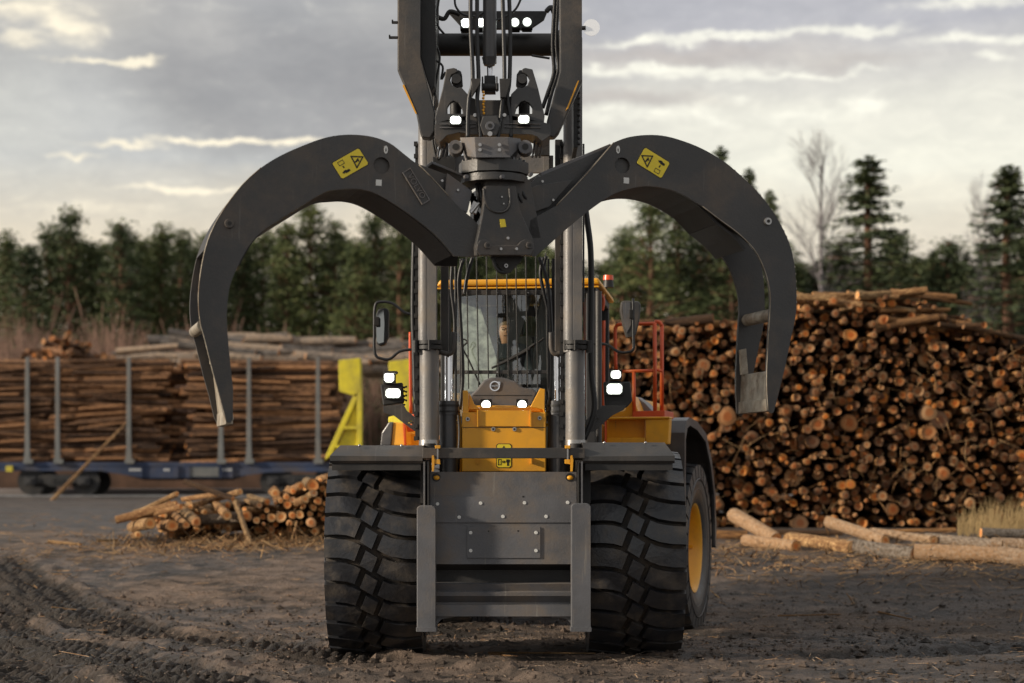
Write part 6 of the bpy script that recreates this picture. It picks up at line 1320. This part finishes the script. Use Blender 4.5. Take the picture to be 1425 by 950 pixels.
for lo, hi, nm in ((-75, 228, 'left'), (262, 470, 'right')):
    row = 0; py = 638
    while py > 503:
        dpx = R.uniform(5.0, 8.0); k = 0
        jag = R.uniform(-16, 14); tl = R.gauss(0, .018) + (0.05 if nm == 'left' and 560 < py < 600 else 0)
        n_here = 2 if (hi - lo) > 250 and row % 2 else 1
        segs = [(lo + R.uniform(-8, 10), hi + jag)] if nm == 'left' else [(lo + jag * .8, hi + R.uniform(-14, 8) + (12 if R.random() < .25 else 0))]
        for a, b in segs:
            if nm == 'left': 
                mid_ = R.uniform(60, 90); pcs = [(a, mid_ - 3), (mid_ - 20 + R.uniform(-12, 12), b)]
            else: pcs = [(a, b)]
            for (u0, u1) in pcs:
                L = (u1 - u0) / F * YT; p = W((u0 + u1) / 2, py + R.uniform(-1, 1), YT + .12 + R.uniform(0, .12)); dm = dpx / F * YT * 1.08
                lab = f"brown log across the wagon's {nm} load, {ORD[row + 1]} course up{(', left half' if u0 == pcs[0][0] else ', right half') if nm == 'left' else ''}"
                place('wagon_log', R.choice(PG), mtx(p, (R.choice((-1, 1)), R.gauss(0, .012), tl + R.gauss(0, .012)), R.random() * 6, (L, dm, dm)), lab, GW); wn += 1
                # slimmer sticks squeezed in front
                if R.random() < .75:
                    q0 = R.uniform(u0, u0 + (u1 - u0) * .5); q1 = q0 + R.uniform(50, 130); q1 = min(q1, u1 + 6); p = W((q0 + q1) / 2, py + R.uniform(-3, 3), YT + .02); dm2 = R.uniform(3, 5) / F * YT
                    place('wagon_log', R.choice(PG), mtx(p, (1, 0, R.gauss(tl, .035)), R.random() * 6, ((q1 - q0) / F * YT, dm2, dm2)), f"thin log in front of the wagon's {nm} load, {ORD[row + 1]} course up{(', left half' if u0 == pcs[0][0] else ', right half') if nm == 'left' else ''}", GW); wn += 1
        for dy in (.45, .8, 1.15, 1.6, 2.1):
            a, b = lo + R.uniform(-8, 26), hi + R.uniform(-26, 10)
            for u0, u1 in ([(a, 80), (62, b)] if nm == 'left' else [(a, b)]):
                p = W((u0 + u1) / 2, py + R.uniform(-3, 2), YT) + Vector((0, dy, 0)); dm = 7.5 / F * YT; rest.append(xf(R.choice(PGb), mtx(p, (1, 0, R.gauss(0, .015)), R.random() * 6, ((u1 - u0) / F * YT, dm, dm))))
        py -= dpx * .88; row += 1
# jumble in the gap between the two loads
for k in range(70):
    py = R.uniform(508, 636); px = R.uniform(212, 285); p = W(px, py, YT + R.uniform(.5, 1.8)); rest.append(xf(R.choice(PGb), mtx(p, (1, R.gauss(0, .3), R.gauss(0, .06)), R.random() * 6, (R.uniform(.6, 1.6), .15, .15))))
o = bpy.data.objects.new('wagon_logs', to_mesh('wagon_logs', rest, [M['bark_red'], M['end']])); COL.objects.link(o); tag(o, 'inner logs of the wagon load seen between the outer ones', 'log pile', None, 'stuff')
# track: rails and sleepers on a low pale platform edge
M['conc'] = mat('pale_platform_edge', (0.27, 0.235, 0.225), .8, 0, .2, 8, .15, .6)
for dy in (0.22, 1.72):
    mb = MB(); c = W(235, 689.2, YT); mb.box((c.x, c.y + dy, railz - .07), (90, .07, .14)); o = obj('rail', mb, M['steel']); tag(o, 'nearer steel rail under the wagon' if dy < 1 else 'farther steel rail under the wagon', 'rail', 'railway rails')
mb = MB(); mb.box((-10, YT + 4.2, 1.03), (90, 2.0, .40)); tag(obj('platform_edge', mb, M['conc'], None, .02), 'pale concrete strip along the far side of the railway track', kind='structure')
mb = MB(); mb.box((-10, YT + 6.4, 1.2), (90, 2.2, 1.3)); tag(obj('embankment', mb, mat('brown_bank', (.10, .055, .035), .9, 0, .8, 3, .4, 1)), 'low brown bank behind the railway track', kind='structure')
# leaning pole in front
pa, pb = W(72, 700, 50), W(174, 590, 54.5); pa.z = ground_z(pa.x, pa.y) - .02; L = (pb - pa).length
place('leaning_pole', PW, mtx((pa + pb) / 2, pb - pa, 0, (L, .11, .11)), 'long thin reddish pole leaning from the ground against the left wagon load', None, 'pole')
# ---- yellow steel frames beyond the loader
def yframe(pts, brace, lab, Yy, inner):
    pl = FP(Yy); t_ = thing('yellow_support', lab, 'steel frame', W(pts[0][0], 650, Yy), 'yellow steel frames behind the heap')
    for nm, q, d0, d1 in inner:
        mb = MB(); mb.prism(pl, pl.poly(q), d0, d1); obj(nm, mb, M['lime'], t_, .01)
    return t_
yframe([(471, 498)], None, 'yellow steel frame with a sloping brace, just right of the wagon', 40.0,
       [('head_plate', [(471, 501), (501, 498), (502, 544), (492, 550), (472, 544)], 0.0, .5), ('post', [(497, 544), (503.5, 540), (503.5, 660), (497, 660)], 0.0, .25),
        ('brace', [(492, 550), (498, 553), (462, 633), (452, 640), (455, 630)], 0.0, .25), ('web_plate', [(497, 556), (497, 640), (462, 640)], .10, .14), ('cross_rib', [(478, 593), (498, 593), (498, 597), (476, 597)], 0.0, .2), ('cross_rib', [(468, 618), (498, 632), (498, 636), (466, 622)], 0.0, .2)])
yframe([(541, 502)], None, 'second yellow steel frame, half hidden behind the left mirror and lamps', 38.0,
       [('head_plate', [(541, 503), (571, 499), (572, 538), (560, 540), (541, 530)], 0.0, .5), ('post', [(563, 538), (571, 536), (571, 660), (563, 660)], 0.0, .25), ('brace', [(573, 553), (577, 553), (592, 580), (586, 582)], 0.0, .25), ('web_plate', [(556, 536), (566, 536), (566, 570), (560, 570)], .1, .14)])
# ---- grey piles beyond the railway
PE = [to_mesh('grey_log', [log_mesh('e', .5, .42, 1, None, 10, R.uniform(-.05, .05))], [M['bark_grey'], M['end_fresh']]) for _ in range(5)]
YP = 76.0
def grey(px, py, Lp, dpx, tl, yy, lab): 
    p = W(px, py, yy); place('grey_log', R.choice(PE), mtx(p, (1, R.gauss(0, .15), tl), R.random() * 6, (Lp / F * yy, dpx / F * yy, dpx / F * yy)), lab, 'weathered logs piled beyond the railway')
def tp(px): return np.interp(px, [175, 195, 230, 330, 400, 470, 530, 580, 700], [494, 480, 468, 462, 468, 472, 474, 470, 470])
for k, px in enumerate(sorted(R.uniform(185, 660) for _ in range(150))):
    pass; t0 = tp(px); py = R.uniform(t0 + 3, t0 + 48); d = R.uniform(7, 14) * (1 - max(0, 230 - px) / 90)
    yy = YP + (py < t0 + 20) * 1.5 + R.uniform(-1, 1); p = W(px, py, yy)
    grey(px, py, R.uniform(40, 110), d, R.gauss(0, .05), yy, f'weathered grey log in the pile beyond the wagon, {ORD[k + 1]} from its left end')
dk = sorted(R.gauss(95, 22) for _ in range(60))
for k in range(60):
    px = dk[k]; h = 30 * math.exp(-((px - 92) / 32) ** 2); py = 503 - R.random() * h; yy = 72 + R.uniform(-1, 1); p = W(px, py, yy)
    o = place('grey_log', R.choice(PG), mtx(p, (R.gauss(0, .6), 1, R.gauss(0, .2)), R.random() * 6, (1.6, R.uniform(.15, .3), R.uniform(.15, .3))), f'dark log in the rough mound above the left wagon load, {ORD[k + 1]} from its left end', 'logs of the dark mound')
# ================================================================ TREES
def leafmat(name, c1, c2, c3):
    m = bpy.data.materials.new(name); m.use_nodes = True; t = m.node_tree; b = t.nodes['Principled BSDF']; b.inputs['Roughness'].default_value = .75; b.inputs['Specular IOR Level'].default_value = .2
    ge = t.nodes.new('ShaderNodeNewGeometry'); oi = t.nodes.new('ShaderNodeObjectInfo'); tc = t.nodes.new('ShaderNodeTexCoord')
    n = noise(t, E(t, tc.outputs['Object']), .5, 3); c = mixc(t, n.ss(.35, .65), c1, c2); c = mixc(t, (E(t, ge.outputs['Random Per Island'])).ss(.55, 1.0) * .3, c, c3)
    c = mixc(t, 1.0, c, mixc(t, E(t, oi.outputs['Random']), (.7, .72, .75), (1.25, 1.2, 1.0)), 'MULTIPLY'); t.links.new(c.k, b.inputs['Base Color']); return m
M['pine'] = leafmat('pine_needles', (.058, .082, .042), (.105, .128, .056), (.15, .145, .062))  # both needle greens are lightened to stand in for haze
M['spruce'] = leafmat('spruce_needles', (.048, .070, .044), (.088, .110, .056), (.12, .12, .065))
M['trunk'] = mat('pine_trunk', (.15, .075, .045), .9, 0, .5, 8, .4, 2)
M['twig'] = mat('bare_twigs', (.19, .17, .175), .9, 0, 0, 1, .2, 2)
M['brush'] = mat('bare_brown_brush', (.17, .10, .07), .9, 0, 0, 1, .4, .6)
def tuft(mb, c, r, n, sz):
    for _ in range(n):
        a = R.random() * 6.28; b = math.acos(R.uniform(-1, 1)); q = c + Vector((math.sin(b) * math.cos(a), math.sin(b) * math.sin(a), math.cos(b) * .42)) * (r * R.random() ** .4)
        u = Vector((R.gauss(0, 1), R.gauss(0, 1), R.gauss(0, .5))).normalized() * sz * R.uniform(.6, 1.3); v = u.cross(Vector((R.gauss(0, 1), R.gauss(0, 1), R.gauss(0, 1)))).normalized() * sz * R.uniform(.3, .6)
        mb.add([q - u, q + v, q + u * .9, q - v], [(0, 1, 2, 3)])
def make_tree(kind, h):
    tr = MB(); cr = MB(); 
    tr.tube([(0, 0, -.5), (R.gauss(0, .1), 0, h * .4), (R.gauss(0, .15), 0, h * .7), (0, 0, h * .97)], [.22 - .0115 * i for i in range(16)], 7)
    if kind == 'pine':
        base = R.uniform(.18, .32); irr = [R.uniform(.7, 1.25) for _ in range(9)]
        for k in range(44):
            f = base + (1 - base) * (k / 43) ** .9; z = h * f; wd = h * .185 * min(1, (1 - f) * 1.55 + .05) * irr[int(f * 8.9)]
            for j in range(5):
                a = R.random() * 6.28; rr = wd * R.uniform(.3, 1.1); c = Vector((math.cos(a) * rr, math.sin(a) * rr, z + R.gauss(.1, .2)))
                if j < 3: tr.tube([(0, 0, z - .4), tuple(c)], .035, 3, sub=1)
                tuft(cr, c, R.uniform(.45, 1.0), 34, .115)
        tuft(cr, Vector((0, 0, h * .98)), .3, 22, .13)
    elif kind == 'spruce':
        base = .06; nl = 46
        for k in range(nl):
            f = base + (1 - base) * k / nl; z = h * f; wd = h * .175 * (1 - f) ** .9 * (.72 + .5 * R.random()) + .10
            for j in range(6):
                a = 6.283 * (j + R.random()) / 6; L = wd * R.uniform(.55, 1.2); dz = R.gauss(0, .16)
                if R.random() < .5: tr.tube([(0, 0, z), (math.cos(a) * L, math.sin(a) * L, z - L * .15)], .03, 3, sub=1)
                for q in (.4, .7, 1.0): tuft(cr, Vector((math.cos(a) * L * q, math.sin(a) * L * q, z + dz - L * .22 * q)), .28 + .34 * (1 - f), 13, .115)
        tuft(cr, Vector((0, 0, h)), .15, 14, .12)
    else:
        def br(p, d, L, r, dep):
            q = p + d * L; tr.tube([p, p + d * L * .5 + Vector((R.gauss(0, .05), R.gauss(0, .05), 0)), q], r, 4 if dep > 1 else 3, sub=1)
            if dep == 0: return
            for _ in range(6 if dep > 1 else 9):
                nd = (d + Vector((R.gauss(0, .5), R.gauss(0, .5), R.uniform(-.1, .3)))).normalized(); br(p + d * L * R.uniform(.4, 1), nd, L * R.uniform(.45, .68), r * .36, dep - 1)
        z = h * .22
        while z < h * .93: a = R.random() * 6.28; L = h * .16 * (1.1 - abs(z / h - .5)); br(Vector((0, 0, z)), Vector((math.cos(a) * .55, math.sin(a) * .55, .85)).normalized(), L, .035, 3); z += h * .032
    return tr.mesh('trunk', [M['twig' if kind == 'birch' else 'trunk']]), (cr.mesh('crown', [M['spruce' if kind == 'spruce' else 'pine']]) if cr.v else None), h
PROT = {'pine': [make_tree('pine', 16) for _ in range(5)], 'spruce': [make_tree('spruce', 18) for _ in range(3)], 'birch': [make_tree('birch', 17)]}
def tree(kind, px, pytop, Yy, label, group, wide=1.0, lift=0):
    x = (px - 712.5) / F * Yy; z0 = zg(x, Yy) + lift; zt_ = CZ + (HY - pytop) / F * Yy; tm_, cm_, h = R.choice(PROT[kind]); s_ = (zt_ - z0) / h
    nm = {'pine': 'pine_tree', 'spruce': 'spruce_tree', 'birch': 'bare_birch_tree'}[kind]
    t_ = thing(nm, label, 'tree', (x, Yy, z0), group); t_.rotation_euler = (0, 0, R.random() * 6.28); t_.scale = (s_ * wide, s_ * wide, s_)
    for n_, me_ in (('trunk', tm_), ('crown', cm_)):
        if me_ is None: continue
        o = bpy.data.objects.new(n_, me_); COL.objects.link(o); o.parent = t_
GT = 'trees along the edge of the forest'
front = [(10, 332), (38, 348), (68, 322), (97, 302), (128, 345), (168, 318), (196, 340), (226, 322), (252, 330), (283, 345), (338, 345), (368, 325), (400, 318), (431, 290), (466, 318), (497, 345), (522, 306), (556, 322), (585, 335), (625, 330), (660, 340), (698, 348), (738, 352)]
nb_ = ['a gap', 'a low notch in the treeline', 'taller neighbours', 'its taller left neighbour', 'its lower right neighbour']
for i, (px, py) in enumerate(front):
    wh = 'left of the open claw' if px < 262 else 'inside the left claw arch' if px < 570 else 'behind the boom'
    sub = [p for p in front if (p[0] < 262) == (px < 262) and (262 <= p[0] < 570) == (262 <= px < 570)]; j = [p[0] for p in sub].index(px) + 1
    od = ['first', 'second', 'third', 'fourth', 'fifth', 'sixth', 'seventh', 'eighth', 'ninth', 'tenth'][j - 1]
    ht = 'tall' if py < 320 else 'middling' if py < 338 else 'low'
    tree('pine', px, py, R.uniform(98, 108), f'{ht} dark green pine, {od} from the left among those {wh}', GT, 1.15)
for i in range(26):
    px = -20 + i * 31 + R.uniform(-8, 8); tree('pine', px, R.uniform(334, 362), R.uniform(112, 120), f'dim pine in the second rank of the left forest, {ORD[i + 1]} from the left', GT, 1.3)
for px, py, w_ in ((868, 330, 1.25), (905, 282, 1.35), (945, 275, 1.35), (985, 290, 1.3), (1003, 205, 1.1), (1042, 236, 1.1), (1072, 266, 1.1), (850, 372, 1.3), (1020, 300, 1.2)):
    wh = 'inside the arch of the right claw' if px < 1000 else 'rising behind the shoulder of the right claw'
    nm_ = {868: 'low', 905: 'broad', 945: 'broadest', 985: 'shaded', 1003: 'tallest', 1042: 'second tallest', 1072: 'slim', 850: 'lowest', 1020: 'bushy'}[px]
    tree('spruce' if px in (1003, 1042, 1072) else 'pine', px, py, R.uniform(84, 92), f'{nm_} dark pine {wh}', GT, w_)
tree('spruce', 1207, 218, 88, 'tall pointed spruce standing clear of the forest above the log stack', GT, 2.1)
tree('spruce', 1403, 232, 86, 'tall spruce at the right edge of the photograph', GT, 2.2)
tree('birch', 1143, 216, 100, 'bare grey birch with a rounded crown left of the pointed spruce', GT, .9)
tree('birch', 1372, 268, 100, 'thin bare birch half hidden by the spruce at the right edge', GT, .55)
for i, (px, py) in enumerate([(1090, 345), (1112, 372), (1138, 362), (1165, 345), (1190, 370), (1222, 372), (1248, 330), (1275, 358), (1300, 352), (1320, 342), (1345, 355), (1368, 340), (1425, 330), (1450, 345)]):
    od = ['first', 'second', 'third', 'fourth', 'fifth', 'sixth', 'seventh', 'eighth', 'ninth', 'tenth', 'eleventh', 'twelfth', 'thirteenth', 'fourteenth'][i]
    tree('spruce' if i % 3 else 'pine', px, py, R.uniform(104, 112), f'low olive-green conifer above the tall stack, {od} rightwards from the claw', GT, 1.5)
for i in range(24):
    px = 1070 + i * 17 + R.uniform(-6, 6); tree('pine', px, R.uniform(366, 392), R.uniform(112, 118), f'short conifer in the back rank over the tall stack, {ORD[i + 1]} from the left', GT, 1.6)
for i in range(16):
    px = 560 + i * 31 + R.uniform(-6, 6); tree('pine', px, R.uniform(352, 385), R.uniform(106, 114), f'dim pine of the back rank behind the loader, {ORD[i + 1]} from the left', GT, 1.5)
# undergrowth
mb = MB()
for _ in range(9000):
    px = R.uniform(-30, 470) if R.random() < .8 else R.uniform(470, 1460); y = R.uniform(82, 95); x = (px - 712.5) / F * y; z = zg(x, y); hp = 6.6 if px < 290 else 5.6 if px < 580 else 4.5
    h = R.uniform(.55, 1.0) * hp * (1 + .15 * math.sin(px * .05)) + (R.random() < .08) * 1.2; a = R.gauss(0, .10)
    mb.tube([(x, y, z), (x + a * h * .6, y + R.gauss(0, .1), z + h * .6), (x + a * h * 1.3, y + R.gauss(0, .3), z + h)], R.uniform(.008, .022), 3, sub=1)
tag(obj('brushwood', mb, M['brush']), 'reddish brown bare brushwood along the foot of the forest', 'brushwood', None, 'stuff')
mb = MB()
for _ in range(5200):
    px = R.uniform(-40, 1470); y = R.uniform(94, 122); x = (px - 712.5) / F * y; z = zg(x, y) + R.uniform(0, 5.5); tuft(mb, Vector((x, y, z)), .9, 6, .38)
tag(obj('forest_undergrowth', mb, M['spruce']), 'dark green undergrowth filling the forest between the trunks', 'undergrowth', None, 'stuff')
